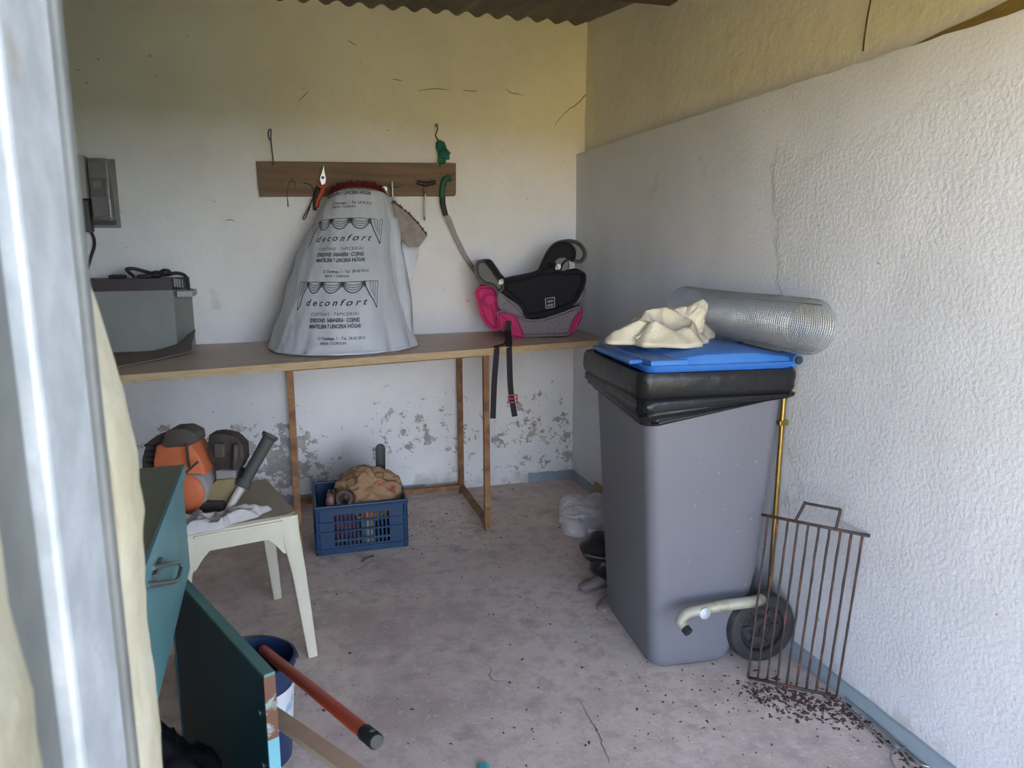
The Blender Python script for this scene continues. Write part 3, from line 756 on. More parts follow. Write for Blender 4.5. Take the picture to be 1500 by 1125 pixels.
obj('arm', tube(B(), catmull(arm, 5), [.016, .017, .0165, .0155, .015, .015, .014, .013], 12), m_pale, pb, True, smooth=True)
q = atY(1031, 897, 1.776); bm = B(); lathe(bm, [(0, 0), (.017, 0), (.0175, .006), (.013, .009), (0, .010)], 18, Matrix.Translation(q+V(0, -.002, 0)) @ Matrix.Rotation(PI/2, 4, 'X')); obj('disc', bm, m_zinc, pb, True, smooth=35)
q = arm[-1]; d = (arm[-1]-arm[-2]).normalized(); obj('end_plug', tube(B(), [q-d*.004, q+d*.012], .0135, 14), m_blk, pb, True, smooth=40)

# ================================================================== GRILL RACK
m_grill = M('rusted_grill_rod', (.06, .045, .042), .7, .4, var=(22, (.20, .075, .05), .5, .72, 5), bump=(120, .5, .003))
TL, TR = V(1.268, 1.752, .497), V(1.418, 1.553, .499); BL, BR = V(1.225, 1.742, .010), V(1.404, 1.585, .012)
gr = thing('grill_rack', 'rusty barbecue grill rack leaning upright in front of the bin wheel', 'grill', (1.31, 1.67, 0))
e = (TR-TL)
bar_up = tube(B(), [TL-e*.075, TR+e*.07], .0046, 8); obj('top_rod', bar_up, m_grill, gr, True, smooth=True)
for i in range(10):
    t = i/9; a = TL.lerp(TR, t); b = BL.lerp(BR, t); n_ = 16; P = []
    for k in range(n_+1):
        p = a.lerp(b, k/n_); P.append(p+V(noise.noise(V(i, k*.5, 0))*.0018, 0, 0))
    rr = [.0034+.0010*noise.noise(V(i*3, k*1.3, 4)) for k in range(n_+1)]
    obj('bar', tube(B(), P, rr, 6), m_grill, gr, True, smooth=True)
obj('bottom_rod', tube(B(), [BL, BR], .0044, 8), m_grill, gr, True, smooth=True)
h0, h1 = TL.lerp(TR, .30), TL.lerp(TR, .73)
up_ = V(.012, -.005, .055); obj('handle', tube(B(), catmull([h0, h0+up_*.5+e*.02, h0+up_+e*.04, h0+up_+e*.06, h1+up_-e*.05, h1+up_-e*.02, h1+up_*.5-e*.01, h1], 4), .0040, 8), m_grill, gr, True, smooth=True)

# ================================================================== TONGS ON THE FLOOR
tg = thing('barbecue_tongs', 'thin steel barbecue tongs lying on the floor along the right wall', 'tongs', (1.38, 1.42, 0))
def fz(*q): return atZ(*q, .006)
ta = catmull([fz(1234, 1028), fz(1268, 1062), fz(1300, 1090), fz(1312, 1098), fz(1326, 1096), fz(1345, 1094), fz(1362, 1105), fz(1371, 1117), fz(1362, 1123), fz(1345, 1117), fz(1330, 1103), fz(1316, 1094)], 6)
tb = catmull([fz(1238, 1024), fz(1272, 1052), fz(1304, 1085), fz(1318, 1100), fz(1330, 1118), fz(1334, 1135), fz(1318, 1136), fz(1306, 1118), fz(1306, 1108), fz(1312, 1100)], 6)
for p in tb: p.z = .0125
obj('arm', tube(B(), ta, .0028, 7), m_chrome, tg, True, smooth=True); obj('arm', tube(B(), tb, .0028, 7), m_chrome, tg, True, smooth=True)
q = fz(1313, 1097); bm = B(); lathe(bm, [(0, 0), (.007, 0), (.007, .012), (0, .013)], 10, Matrix.Translation((q.x, q.y, .004))); obj('rivet', bm, m_chrome, tg, True)

# ================================================================== PLASTIC STOOL
m_white = M('ivory_plastic', (.60, .56, .43), .45, var=(6, (.54, .50, .40), .45, .75, 5), spots=[(9, (.36, .30, .22), .68, .8, 5)])
m_white_top = M('grimy_ivory_plastic', (.44, .385, .295), .55, var=(5, (.34, .29, .22), .4, .7, 5))
st = thing('plastic_stool', 'ivory moulded plastic stool-table beside the teal table', 'stool', (-.23, 2.42, 0), math.radians(14))
HX, HY, HT = .172, .205, .462
bm = B(); loft(bm, [rrect(-HX, HX, -HY, HY, .04, HT-.030), rrect(-HX-.002, HX+.002, -HY-.002, HY+.002, .042, HT-.006), rrect(-HX+.004, HX-.004, -HY+.004, HY-.004, .038, HT)]); obj('seat', bm, m_white_top, st, smooth=35)
for sx, sy in ((1, -1), (-1, -1), (1, 1), (-1, 1)):
    bm = B(); L = []
    for z, w_, sp_ in ((HT-.004, .060, .002), (HT-.06, .056, .004), (.28, .044, .014), (.1, .036, .026), (0.002, .031, .032)):
        cx, cy = sx*(HX+sp_), sy*(HY+sp_)
        x0, x1 = sorted((cx, cx-sx*w_)); y0, y1 = sorted((cy, cy-sy*w_*.62)); L.append(rrect(x0, x1, y0, y1, .007, z, 2))
    loft(bm, L); obj('leg', bm, m_white, st, smooth=35)
for sy in (-1, 1):   # arched aprons between the legs
    pts = [(-HX+.03, HT-.005), (HX-.03, HT-.005)]; ar = []
    for k in range(13):
        t = k/12; x = (HX-.05)*(1-2*t); d = .052+.05*max(0, abs(1-2*t)-.72)/.28
        ar.append((x, HT-.012-d))
    pts = [(-HX+.02, HT-.012-.12), (-HX+.02, HT-.006), (HX-.02, HT-.006), (HX-.02, HT-.012-.12)]+ar
    bm = B(); y_ = sy*(HY+.003); prism(bm, pts, min(y_, y_-sy*.008), max(y_, y_-sy*.008)); obj('apron', bm, m_white, st, smooth=35)
    bm = B(); box(bm, (-HX+.05, y_-.006, HT-.020), (HX-.045, y_+.004, HT-.012), .002); obj('rim_lip', bm, m_white, st)
for sx in (-1, 1):
    bm = B(); x_ = sx*(HX+.003); box(bm, (min(x_, x_-sx*.008), -HY+.03, HT-.07), (max(x_, x_-sx*.008), HY-.03, HT-.006), .002); obj('apron', bm, m_white, st)

# ================================================================== BRUSHCUTTER ENGINE ON THE STOOL
m_eng = M('orange_engine_cover', (.55, .14, .05), .5, var=(9, (.42, .11, .05), .45, .7, 4), spots=[(14, (.20, .09, .06), .66, .75, 5)])
m_engdk = M('sooty_black_metal', (.045, .036, .032), .7, .2, var=(12, (.10, .075, .06), .5, .75, 5), bump=(40, .3, .004))
m_enggr = M('grey_engine_housing', (.24, .225, .215), .6, var=(8, (.30, .28, .26), .4, .7, 4))
m_tank = M('amber_fuel_tank', (.36, .27, .14), .45, var=(5, (.26, .19, .09), .4, .7, 4))
m_filter = M('brown_black_plastic', (.075, .06, .05), .65, bump=(30, .3, .004))
KE = 2.50/FPX
ec = atZ(300, 738, HT+.02)
eng = thing('brushcutter_engine', 'orange and black brushcutter engine sitting on the ivory stool', 'engine', ec, -YAW)
eng.location.z = HT+.002; MW[eng] = Matrix.Translation((ec.x, ec.y, HT+.002)) @ Matrix.Rotation(-YAW, 4, 'Z')
eng.matrix_world = MW[eng]
def ep(px, py): return ((px-300)*KE, (738-py)*KE)
def eprm(nm, out, d0, d1, m, bev=.006, par=None): return obj(nm, prism(B(), [ep(*q) for q in out], d0, d1, bev=bev, seg=2), m, par or eng, smooth=28)
def epill(nm, out, d0, d1, m, inset=.25, par=None): return obj(nm, pillow(B(), [ep(*q) for q in out], d0, d1, inset, 4, 4), m, par or eng, smooth=50)
eprm('air_filter', [(219, 700), (220, 668), (228, 646), (240, 637), (256, 634), (258, 700), (240, 712)], .0, .06, m_filter)
fins = B()
for k in range(6): box(fins, (ep(226, 0)[0], -.004, ep(0, 690-8*k)[1]), (ep(246, 0)[0], .02, ep(0, 687-8*k)[1]), .001, 1)
obj('filter_fins', fins, m_engdk, eng, kind='stuff')
eprm('engine_cover', [(248, 645), (270, 640), (292, 642), (304, 660), (311, 682), (300, 700), (270, 706), (244, 700), (244, 668)], -.035, .07, m_eng)
eprm('top_cap', [(258, 642), (262, 628), (270, 622), (290, 621), (303, 628), (304, 640), (292, 645), (262, 647)], -.045, .03, m_filter)
eprm('housing', [(262, 705), (286, 682), (308, 684), (316, 700), (310, 720), (292, 733), (268, 730)], -.045, .09, m_enggr)
so = B(); lathe(so, [(0, 0), (.060, 0), (.062, .012), (.052, .024), (.030, .030), (0, .030)], 28, Matrix.Translation((ep(283, 708)[0], -.040, ep(0, 708)[1])) @ Matrix.Rotation(PI/2, 4, 'X')); so = obj('starter_cover', so, m_eng, eng, smooth=35)
for q in ((272, 716), (296, 718), (276, 695)):
    bm = B(); lathe(bm, [(0, 0), (.008, 0), (.008, .004), (0, .005)], 10, Matrix.Translation((ep(*q)[0], -.062, ep(*q)[1])) @ Matrix.Rotation(PI/2, 4, 'X')); obj('screw', bm, m_engdk, so)
eprm('muffler', [(312, 634), (326, 632), (345, 636), (350, 642), (357, 648), (357, 668), (350, 682), (330, 686), (314, 676), (308, 654)], .0, .055, m_engdk)
bm = B(); box(bm, (ep(320, 0)[0], -.016, ep(0, 664)[1]), (ep(334, 0)[0], .01, ep(0, 645)[1]), .004); obj('muffler_guard', bm, m_filter, eng)
bm = B(); tube(bm, [V(ep(346, 0)[0], -.012, ep(0, 680)[1]), V(ep(350, 0)[0], -.014, ep(0, 646)[1])], .008, 8); obj('exhaust_pipe', bm, m_filter, eng, smooth=True)
eprm('fuel_tank', [(312, 702), (322, 694), (345, 692), (352, 700), (350, 720), (338, 731), (316, 734), (308, 722)], -.02, .10, m_tank)
bm = B(); lathe(bm, [(0, 0), (.020, 0), (.021, .02), (0, .022)], 16, Matrix.Translation((ep(351, 0)[0], .02, ep(0, 695)[1])) @ Matrix.Rotation(.5, 4, 'Y')); obj('tank_cap', bm, m_engdk, eng, smooth=35)
bm = B(); box(bm, (ep(318, 0)[0], -.01, ep(0, 698)[1]), (ep(346, 0)[0], .07, ep(0, 682)[1]), .008); obj('carburettor', bm, m_enggr, eng)
bm = B(); box(bm, (ep(262, 0)[0], -.03, 0), (ep(332, 0)[0], .10, ep(0, 722)[1]), .008); obj('base', bm, m_engdk, eng)
obj('cable', tube(B(), catmull([V(ep(266, 0)[0], -.075, ep(0, 702)[1]), V(ep(285, 0)[0], -.085, ep(0, 684)[1]), V(ep(309, 0)[0], -.07, ep(0, 662)[1])], 6), .0035, 6), m_engdk, eng, smooth=True)
obj('cable', tube(B(), catmull([V(ep(293, 0)[0], -.05, ep(0, 672)[1]), V(ep(294, 0)[0], -.06, ep(0, 655)[1]), V(ep(292, 0)[0], -.05, ep(0, 640)[1])], 6), .0045, 6), m_engdk, eng, smooth=True)
# handlebar tube with rubber grip
m_hose = M('ivory_tube', (.50, .47, .42), .5, var=(7, (.42, .38, .32), .4, .7, 4)); m_grip = M('worn_dark_grip', (.060, .056, .052), .7, bump=(80, .3, .003))
hb = thing('handlebar', 'ivory tube handle with a black rubber grip resting across the stool', 'handlebar', (-.27, 2.18, HT))
def hk(px, py, k): return CAM+ray(px, py)*k
gp = [hk(396, 638, 2.30), hk(375, 676, 2.285), hk(357, 708, 2.27)]
pt = [hk(361, 701, 2.273), hk(345, 728, 2.255), hk(330, 755, 2.24), hk(315, 776, 2.225), hk(296, 790, 2.205), hk(275, 797, 2.18), hk(240, 800, 2.16)]
for i, p in enumerate(pt):
    if p.z < HT+.014 and i > 2: p.z = max(p.z, HT+.014)
obj('tube', tube(B(), catmull(pt, 6), .0125, 12), m_hose, hb, True, smooth=True)
gb = obj('grip', tube(B(), [gp[2]+(gp[2]-gp[1]).normalized()*-.002, gp[1], gp[0]], [.0175, .0185, .0195], 14), m_grip, hb, True, smooth=40)
d = (gp[0]-gp[1]).normalized()
obj('grip_flange', tube(B(), [gp[0]-d*.012, gp[0]-d*.004, gp[0]+d*.004], [.020, .026, .025], 14), m_grip, hb, True, smooth=40)
obj('grip_flange', tube(B(), [gp[2]-d*.012, gp[2]-d*.002, gp[2]+d*.014], [.022, .024, .020], 14), m_grip, hb, True, smooth=40)
# white rag under the engine
m_rag = M('grey_white_rag', (.52, .49, .47), .95, spec=.1, var=(9, (.42, .38, .36), .45, .7, 5), bump=(150, .4, .003))
rg = obj('rag', B(), m_rag); bpy.data.objects.remove(rg)
bm = B(); hR = lambda x, y: .006+.020*max(0, rdg(x*.6, y, 14, 1))+.012*max(0, rdg(x, y, 26, 4))
cloth(bm, V(-.275, 2.225, 0), (.19, .062), math.radians(22), hR, 80, 40, edge=lambda a: .9+.12*math.sin(3*a+1)+.06*math.sin(8*a), base=lambda p: HT+.001, thick=.004)
h = obj('rag', bm, m_rag, smooth=True); top(h, 'crumpled greyish white rag on the stool in front of the engine', 'rag')

# ================================================================== TEAL TABLE
m_tealtop = M('olive_green_paint', (.17, .175, .105), .4, spec=.5, var=(5, (.135, .14, .086), .4, .7, 5), spots=[(11, (.06, .06, .045), .66, .74, 3, (1, 3, 1))])
m_tealfr = M('teal_paint', (.085, .215, .235), .45, var=(4, (.12, .27, .28), .4, .7, 5), spots=[(10, (.30, .38, .34), .70, .76, 5)])
m_tealdk = M('dark_teal_paint', (.006, .040, .053), .4, var=(3, (.009, .052, .062), .4, .7, 4), spots=[(24, (.20, .30, .30), .77, .79, 2)])
m_tealed = M('worn_teal_edge', (.10, .20, .18), .55, var=(9, (.14, .24, .20), .4, .7, 5))
tt = thing('teal_table', 'old teal painted table with an olive top just inside the doorway', 'table', (-.52, 1.45, 0))
def quadprism(bm, pts, z0, z1):
    a = [bm.verts.new((x, y, z0)) for x, y in pts]; b = [bm.verts.new((x, y, z1)) for x, y in pts]; ring_bridge(bm, [a, b]); return bm
bm = B(); quadprism(bm, [(-.262, 1.856), (-.95, 1.83), (-.95, .85), (-.238, .85)], .735, .75)
obj('tabletop', bm, m_tealtop, tt, True)
bm = B(); quadprism(bm, [(-.258, 1.858), (-.264, 1.858), (-.242, .85), (-.234, .85)], .722, .7515); obj('edge_strip', bm, m_tealfr, tt, True)
bm = B(); quadprism(bm, [(-.264, 1.845), (-.284, 1.845), (-.262, .87), (-.242, .87)], .497, .735); obj('apron', bm, m_tealfr, tt, True)
bm = B(); quadprism(bm, [(-.285, 1.845), (-.93, 1.82), (-.93, 1.80), (-.285, 1.825)], .56, .735); obj('apron', bm, m_tealfr, tt, True)
for x, y in ((-.92, 1.79), (-.92, .90), (-.29, .90)):
    bm = B(); box(bm, (x-.02, y-.02, 0), (x+.02, y+.02, .735), .002); obj('leg', bm, m_tealfr, tt, True)
m_latch = M('bent_steel_latch', (.17, .20, .19), .4, .7)
q0 = [atX(*q, -.243) for q in [(224, 832), (250, 826), (262, 824), (265, 832), (262, 846), (256, 852), (216, 858)]]
obj('latch', tube(B(), q0, .0042, 8), m_latch, tt, True, smooth=40)
bm = B(); q = atX(232, 830, -.250); box(bm, q+V(-.004, -.05, -.008), q+V(.004, .03, .006), .001); obj('latch_plate', bm, m_latch, tt, True)
# loose door panel standing on its edge
D0, D1 = V(-.300, 1.875, 0), V(-.064, 1.328, 0); dd = (D1-D0).normalized(); dn = V(dd.y, -dd.x, 0)
if dn.x < 0: dn = -dn
dp = thing('door_panel', 'loose dark teal wooden door panel standing on its edge by the table', 'panel', (D0+D1)/2)
TP = .019
def onpanel(s, z, t): return D0+dd*s+dn*t+V(0, 0, z)
Ld = (D1-D0).length
def pbox(s0, s1, z0, z1, t0, t1, nm, m, lab=None):
    bm = B(); a = [bm.verts.new(onpanel(s, z, t)) for s, z, t in ((s0, z0, t0), (s1, z0, t0), (s1, z0, t1), (s0, z0, t1))]; b = [bm.verts.new(onpanel(s, z, t)) for s, z, t in ((s0, z1, t0), (s1, z1, t0), (s1, z1, t1), (s0, z1, t1))]
    ring_bridge(bm, [a, b]); return obj(nm, bm, m, dp, True, label=lab)
pbox(.012, Ld-.004, .0, .486, -TP, 0, 'board', m_tealdk)
pbox(0, Ld, .486, .492, -TP, .001, 'top_edge', m_tealed)
pbox(0, .012, .0, .486, -TP-.001, .0, 'hinge_edge', M('light_teal_paint', (.10, .30, .36), .5), 'bright teal far edge')
m_chip = M('bare_chipped_wood', (.16, .075, .045), .85, var=(30, (.30, .36, .34), .52, .6, 5), bump=(50, .4, .003))
pbox(Ld-.004, Ld, .36, .486, -TP-.001, .001, 'chipped_edge', m_chip, 'bare brown chipped part of the edge')
pbox(Ld-.004, Ld, .0, .36, -TP-.001, .001, 'painted_edge', M('pale_turquoise_paint', (.17, .43, .50), .55, var=(22, (.25, .19, .14), .66, .7, 5)), 'pale turquoise painted part of the edge')
for z in (.40, .29):
    bm = B(); mt = Matrix.Translation(onpanel(Ld-.035, z, -TP-.0005)) @ Matrix(((dd.x, 0, -dn.x, 0), (dd.y, 0, -dn.y, 0), (0, 1, 0, 0), (0, 0, 0, 1)))
    lathe(bm, [(0, 0), (.006, 0), (.006, .002), (0, .0025)], 10, mt); obj('screw_plug', bm, m_latch, dp, True)
# black bag under the table
m_bag = M('black_bag_plastic', (.012, .010, .013), .28, spec=.6, bump=(18, .4, .01))
bm = B(); crumple(bm, (-.315, 1.42, .15), (.115, .16, .19), 21, .30, 2.0, 5, floor=.004)
h = obj('rubbish_bag', bm, m_bag, smooth=True); top(h, 'black plastic rubbish bag on the floor under the teal table', 'bag')
# bucket with a broom handle and a lath in it
m_buck = M('navy_bucket_plastic', (.012, .030, .085), .4, var=(6, (.02, .04, .10), .45, .7, 4)); m_label = M('white_bucket_label', (.62, .64, .66), .5, var=(14, (.30, .42, .55), .55, .62, 2))
bk = thing('bucket', 'navy blue plastic bucket standing behind the dark teal panel', 'bucket', (-.137, 1.80, 0))
lathe_b = lathe(B(), [(.0, .004), (.078, .004), (.081, 0), (.099, .250), (.105, .252), (.105, .266), (.099, .268), (.096, .250), (.077, .012), (0, .010)], 32); obj('body', lathe_b, m_buck, bk, smooth=35)
bm = B(); L = []
for k in range(19):
    a = math.radians(-95+k*6); L.append([V(math.cos(a)*r_, math.sin(a)*r_, z) for r_, z in ((.0889, .105), (.0958, .200), (.0968, .200), (.0899, .105))])
loft(bm, L); obj('label_band', bm, m_label, bk, smooth=35)
obj('bail_handle', tube(B(), [V(math.cos(a)*.107, math.sin(a)*.107, .258+.012*math.sin((a-.6)*1.0)) for a in [i*PI/16 for i in range(17)]], .003, 6), m_wire, bk, smooth=True)
m_red = M('orange_red_lacquer', (.78, .085, .025), .4, var=(6, (.70, .075, .022), .4, .7, 3)); m_lath = M('pale_lath_wood', (.78, .62, .44), .7, var=(5, (.70, .53, .36), .4, .7, 5, (3, 3, 20)))
P0, P1 = V(-.092, 1.68, .030), V(-.074, 1.551, .378)
tipk = hk(552, 1087, 1.22); inn = V(-.112, 1.862, .250); dirp = (inn-tipk).normalized()
br = thing('broom_handle', 'orange-red broom handle with a black end cap leaning out of the bucket', 'broom handle', inn)
far = inn
obj('pole', tube(B(), [far, tipk-(-dirp)*.05], .0125, 14), m_red, br, True, smooth=40)
capb = obj('end_cap', tube(B(), [tipk+dirp*.055, tipk+dirp*.006, tipk], [.0140, .0140, .011], 14), m_blk, br, True, smooth=40, label='black plastic end cap with a hanging hole')
bm = B(); sd = dirp.cross(V(0, 0, 1)).normalized(); nn = sd.cross(dirp).normalized()
if nn.z < 0: nn = -nn
bm2 = lathe(B(), [(.0025, -.0005), (.0048, -.0005), (.0048, .0012), (.0025, .0012), (.0025, -.0005)], 12, Matrix.Translation(tipk+dirp*.016+nn*.0137) @ nn.to_track_quat('Z', 'Y').to_matrix().to_4x4(), cap=False); obj('hole_rim', bm2, m_zinc2, capb, True)
bm.free()
la, lb = hk(405, 1050, 1.60), hk(540, 1146, 1.26)
ld_ = (lb-la).normalized(); sd = ld_.cross(V(0, 0, 1)).normalized(); nn = sd.cross(ld_)
la2 = la-ld_*.34
bm = B(); loft(bm, [[p+sd*.017*i+nn*.006*j for i, j in ((-1, -1), (1, -1), (1, 1), (-1, 1))] for p in (la2, lb+ld_*.03)])
h = obj('wood_lath', bm, m_lath); top(h, 'pale wooden lath sticking out beside the bucket below the red broom handle', 'lath')

# ================================================================== BLUE CRATE AND ITS CONTENTS
m_crate = M('blue_crate_plastic', (.005, .032, .088), .4, var=(7, (.008, .042, .105), .4, .7, 4), spots=[(13, (.10, .13, .17), .68, .76, 4)])
CW, CD, CHH = .372, .262, .205
cr8 = thing('plastic_crate', 'blue perforated plastic crate on the floor under the workbench', 'crate', (.051, 3.035, 0), 0)
box_ = lambda lo, hi, bev=0: box(B(), lo, hi, bev)
def wall_with_slots(nm, L, Ht, mapf, slots, th=.006, back=False):
    """panel L x Ht with rectangular holes, built from strips so every hole is real"""
    bm = B(); xs = sorted({0, L}|{v for a in slots for v in a[:2]}); zs = sorted({0, Ht}|{v for a in slots for v in a[2:]})
    for i in range(len(xs)-1):
        run = None
        for j in range(len(zs)-1):
            cx, cz = (xs[i]+xs[i+1])/2, (zs[j]+zs[j+1])/2
            hole = any(a[0] < cx < a[1] and a[2] < cz < a[3] for a in slots)
            if not hole: run = [zs[j], zs[j+1]] if run is None else [run[0], zs[j+1]]
            if (hole or j == len(zs)-2) and run:
                c = [mapf(x, z, t) for x, z, t in ((xs[i], run[0], 0), (xs[i+1], run[0], 0), (xs[i+1], run[1], 0), (xs[i], run[1], 0), (xs[i], run[0], th), (xs[i+1], run[0], th), (xs[i+1], run[1], th), (xs[i], run[1], th))]
                v = [bm.verts.new(p) for p in c]
                for f in ((0, 1, 2, 3), (7, 6, 5, 4), (0, 4, 5, 1), (1, 5, 6, 2), (2, 6, 7, 3), (3, 7, 4, 0)): bm.faces.new([v[k] for k in f])
                run = None
    return obj(nm, bm, m_crate, cr8)
def slots(L, a, b, n, rows): return [(a+(b-a)*k/n+.003, a+(b-a)*(k+1)/n-.003, z0, z1) for k in range(n) for z0, z1 in rows]
rowsF = [(.035, .052), (.062, .094), (.102, .134), (.142, .168)]
HB = CHH+.025
wall_with_slots('front_wall', CW, CHH, lambda x, z, t: V(x, t, z), slots(CW, .07, CW-.07, 14, rowsF))
wall_with_slots('back_wall', CW, HB, lambda x, z, t: V(x, CD-t, z), slots(CW, .06, CW-.06, 14, [(.05, .09), (.10, .14), (.15, .172), (.182, .200)]))
wall_with_slots('end_wall', CD, HB-.012, lambda x, z, t: V(t, x, z), slots(CD, .05, CD-.05, 9, rowsF))
wall_with_slots('end_wall', CD, HB-.012, lambda x, z, t: V(CW-t, x, z), slots(CD, .05, CD-.05, 9, rowsF))
bm = B(); box(bm, (.004, .004, .004), (CW-.004, CD-.004, .012)); obj('floor_panel', bm, m_crate, cr8)
bm = B()
for z in (.024, .098, .137, CHH-.008):
    box(bm, (-.004, -.005, z-.004), (CW+.004, .001, z+.004), .0015, 1); box(bm, (CW-.001, -.004, z-.004), (CW+.005, CD, z+.004), .0015, 1); box(bm, (-.005, -.004, z-.004), (.001, CD, z+.004), .0015, 1)
obj('rib', bm, m_crate, cr8, kind='stuff')
for x in (0, CW):
    for y in (0, CD):
        bm = B(); tube(bm, [V(x+(.006 if x == 0 else -.006), y+(.006 if y == 0 else -.006), .002), V(x+(.006 if x == 0 else -.006), y+(.006 if y == 0 else -.006), (CHH if y == 0 else HB))], .011, 10); obj('corner_post', bm, m_crate, cr8, smooth=40)
bm = B(); tube(bm, [V(.0, CD, HB), V(CW, CD, HB)], .008, 8); tube(bm, [V(0, 0, CHH), V(.0, .09, CHH), V(0, .12, HB-.012), V(0, CD, HB)], .007, 8); tube(bm, [V(CW, 0, CHH), V(CW, .09, CHH), V(CW, .12, HB-.012), V(CW, CD, HB)], .007, 8); tube(bm, [V(0, 0, CHH), V(CW, 0, CHH)], .007, 8)
obj('rim', bm, m_crate, cr8, smooth=40, kind='stuff')
CO = V(.051, 3.035, 0)
m_paper = M('brown_kraft_paper', (.36, .215, .11), .85, var=(8, (.29, .165, .08), .4, .7, 5), bump=(26, .5, .008))
pbag = thing('paper_bag', 'crumpled brown paper bag with red print stuffed into the blue crate', 'paper bag', CO+V(.24, .13, .10))
bm = B(); crumple(bm, CO+V(.240, .135, .205), (.118, .095, .115), 31, .30, 2.1, 5); obj('paper', bm, m_paper, pbag, True, smooth=25)
bm = B(); crumple(bm, CO+V(.175, .135, .235), (.080, .06, .055), 34, .3, 2.2, 4); obj('paper_fold', bm, m_paper, pbag, True, smooth=25)
m_redink = M('red_print', (.42, .05, .04), .8)
pbm = pbag.children[0]
from mathutils.bvhtree import BVHTree
bmx = B(); bmx.from_mesh(pbm.data); bvh = BVHTree.FromBMesh(bmx)
bm = B()
def onpaper(px, py):
    d = ray(px, py); o_l = CAM-pbag.location
    h = bvh.ray_cast(o_l, d.normalized())
    return None if h[0] is None else h[0]+h[1]*.0012
for (x0, x1, y0) in ((570, 581, 704), (571, 580, 711), (569, 579, 717), (552, 561, 700), (553, 563, 707)):
    for k in range(4):
        xa = x0+(x1-x0)*k/4+.4; xb = x0+(x1-x0)*(k+1)/4-.4
        q = [onpaper(xa, y0), onpaper(xb, y0-.5), onpaper(xb, y0+4.5), onpaper(xa, y0+5)]
        if all(q): bm.faces.new([bm.verts.new(v) for v in q])
bmx.free()
if len(bm.faces): obj('red_print', bm, m_redink, pbag, kind='stuff')
m_pipe = M('dull_brown_pipe', (.10, .075, .07), .6, .3, var=(9, (.16, .11, .09), .45, .7, 4))
bm = B(); pq = [CO+V(.17, .13, .205), CO+V(.118, .010, .232)]
dpp = (pq[1]-pq[0]).normalized(); mt = Matrix.Translation(pq[0]) @ dpp.to_track_quat('Z', 'Y').to_matrix().to_4x4(); ln = (pq[1]-pq[0]).length
lathe(bm, [(.022, 0), (.030, 0), (.031, ln-.02), (.036, ln-.018), (.036, ln), (.024, ln), (.022, 0)], 20, mt, cap=False); h = obj('pipe_fitting', bm, m_pipe, smooth=35); top(h, 'short dark pipe end pointing out of the front of the blue crate', 'pipe')
m_pinkish = M('dusty_pink_wood', (.30, .17, .13), .8, var=(16, (.20, .11, .09), .4, .7, 4))
bb = thing('hand_brush', 'small dusty pink brush sticking up at the left in the crate', 'brush', CO+V(.065, .07, .18))
bm = B(); crumple(bm, CO+V(.066, .07, .200), (.020, .026, .038), 41, .15, 2, 3); obj('brush_back', bm, m_pinkish, bb, True, smooth=True)
bm = B(); rnd = random.Random(9)
for i in range(70): tuft(bm, CO+V(.052+rnd.random()*.032, .055+rnd.random()*.03, .228), V(rnd.uniform(-.25, .25), rnd.uniform(-.2, .2), 1), rnd.uniform(.014, .022), .002)
obj('bristles', bm, m_pinkish, bb, True, kind='stuff')
# black paddle-ended bar standing up behind the bag
b0, b1 = atY(557, 702, 3.255), atY(557, 650, 3.268)
bm = B(); pts = []
for k in range(9): a = PI*k/8; pts.append((b1.x+math.cos(a)*.021, b1.z-.021+math.sin(a)*.021))
pts += [(b0.x-.023, .03), (b0.x+.019, .03)]
prism(bm, pts, 3.262, 3.274, bev=.003); h = obj('saw_bar_cover', bm, m_blk, smooth=40); top(h, 'round-ended black bar standing upright at the back of the blue crate', 'bar')
# things seen through the slots
m_orlab = M('orange_label', (.72, .19, .05), .5); m_purp = M('dark_purple_fabric', (.13, .035, .06), .9, var=(12, (.07, .02, .04), .4, .7, 4)); m_tan = M('tan_tin', (.32, .27, .20), .6)
bm = B(); crumple(bm, CO+V(.115, .05, .095), (.065, .032, .060), 51, .2, 2, 4, floor=.014); h = obj('purple_cloth', bm, m_purp, smooth=True); top(h, 'dark purple cloth seen through the front slots of the crate', 'cloth')
tn = thing('small_tin', 'small tan tin with an orange label behind the top slots of the crate', 'tin', CO+V(.215, .045, .015))
bm = B(); lathe(bm, [(0, 0), (.028, 0), (.028, .160), (.025, .163), (0, .163)], 20, Matrix.Translation(CO+V(.215, .045, .015))); obj('body', bm, m_tan, tn, True, smooth=35)
bm = B(); lathe(bm, [(.0285, .118), (.0285, .155)], 20, Matrix.Translation(CO+V(.215, .045, .015)), cap=False); obj('label_band', bm, m_orlab, tn, True, smooth=35, label='orange label round the top of the tin')
# twig beside the crate
bm = tube(B(), catmull([atZ(531, 822, .005), atZ(538, 817, .006), atZ(547, 814, .005)], 4), .0032, 6); h = obj('twig', bm, m_oldwood); top(h, 'short dark twig on the floor in front of the blue crate', 'twig')

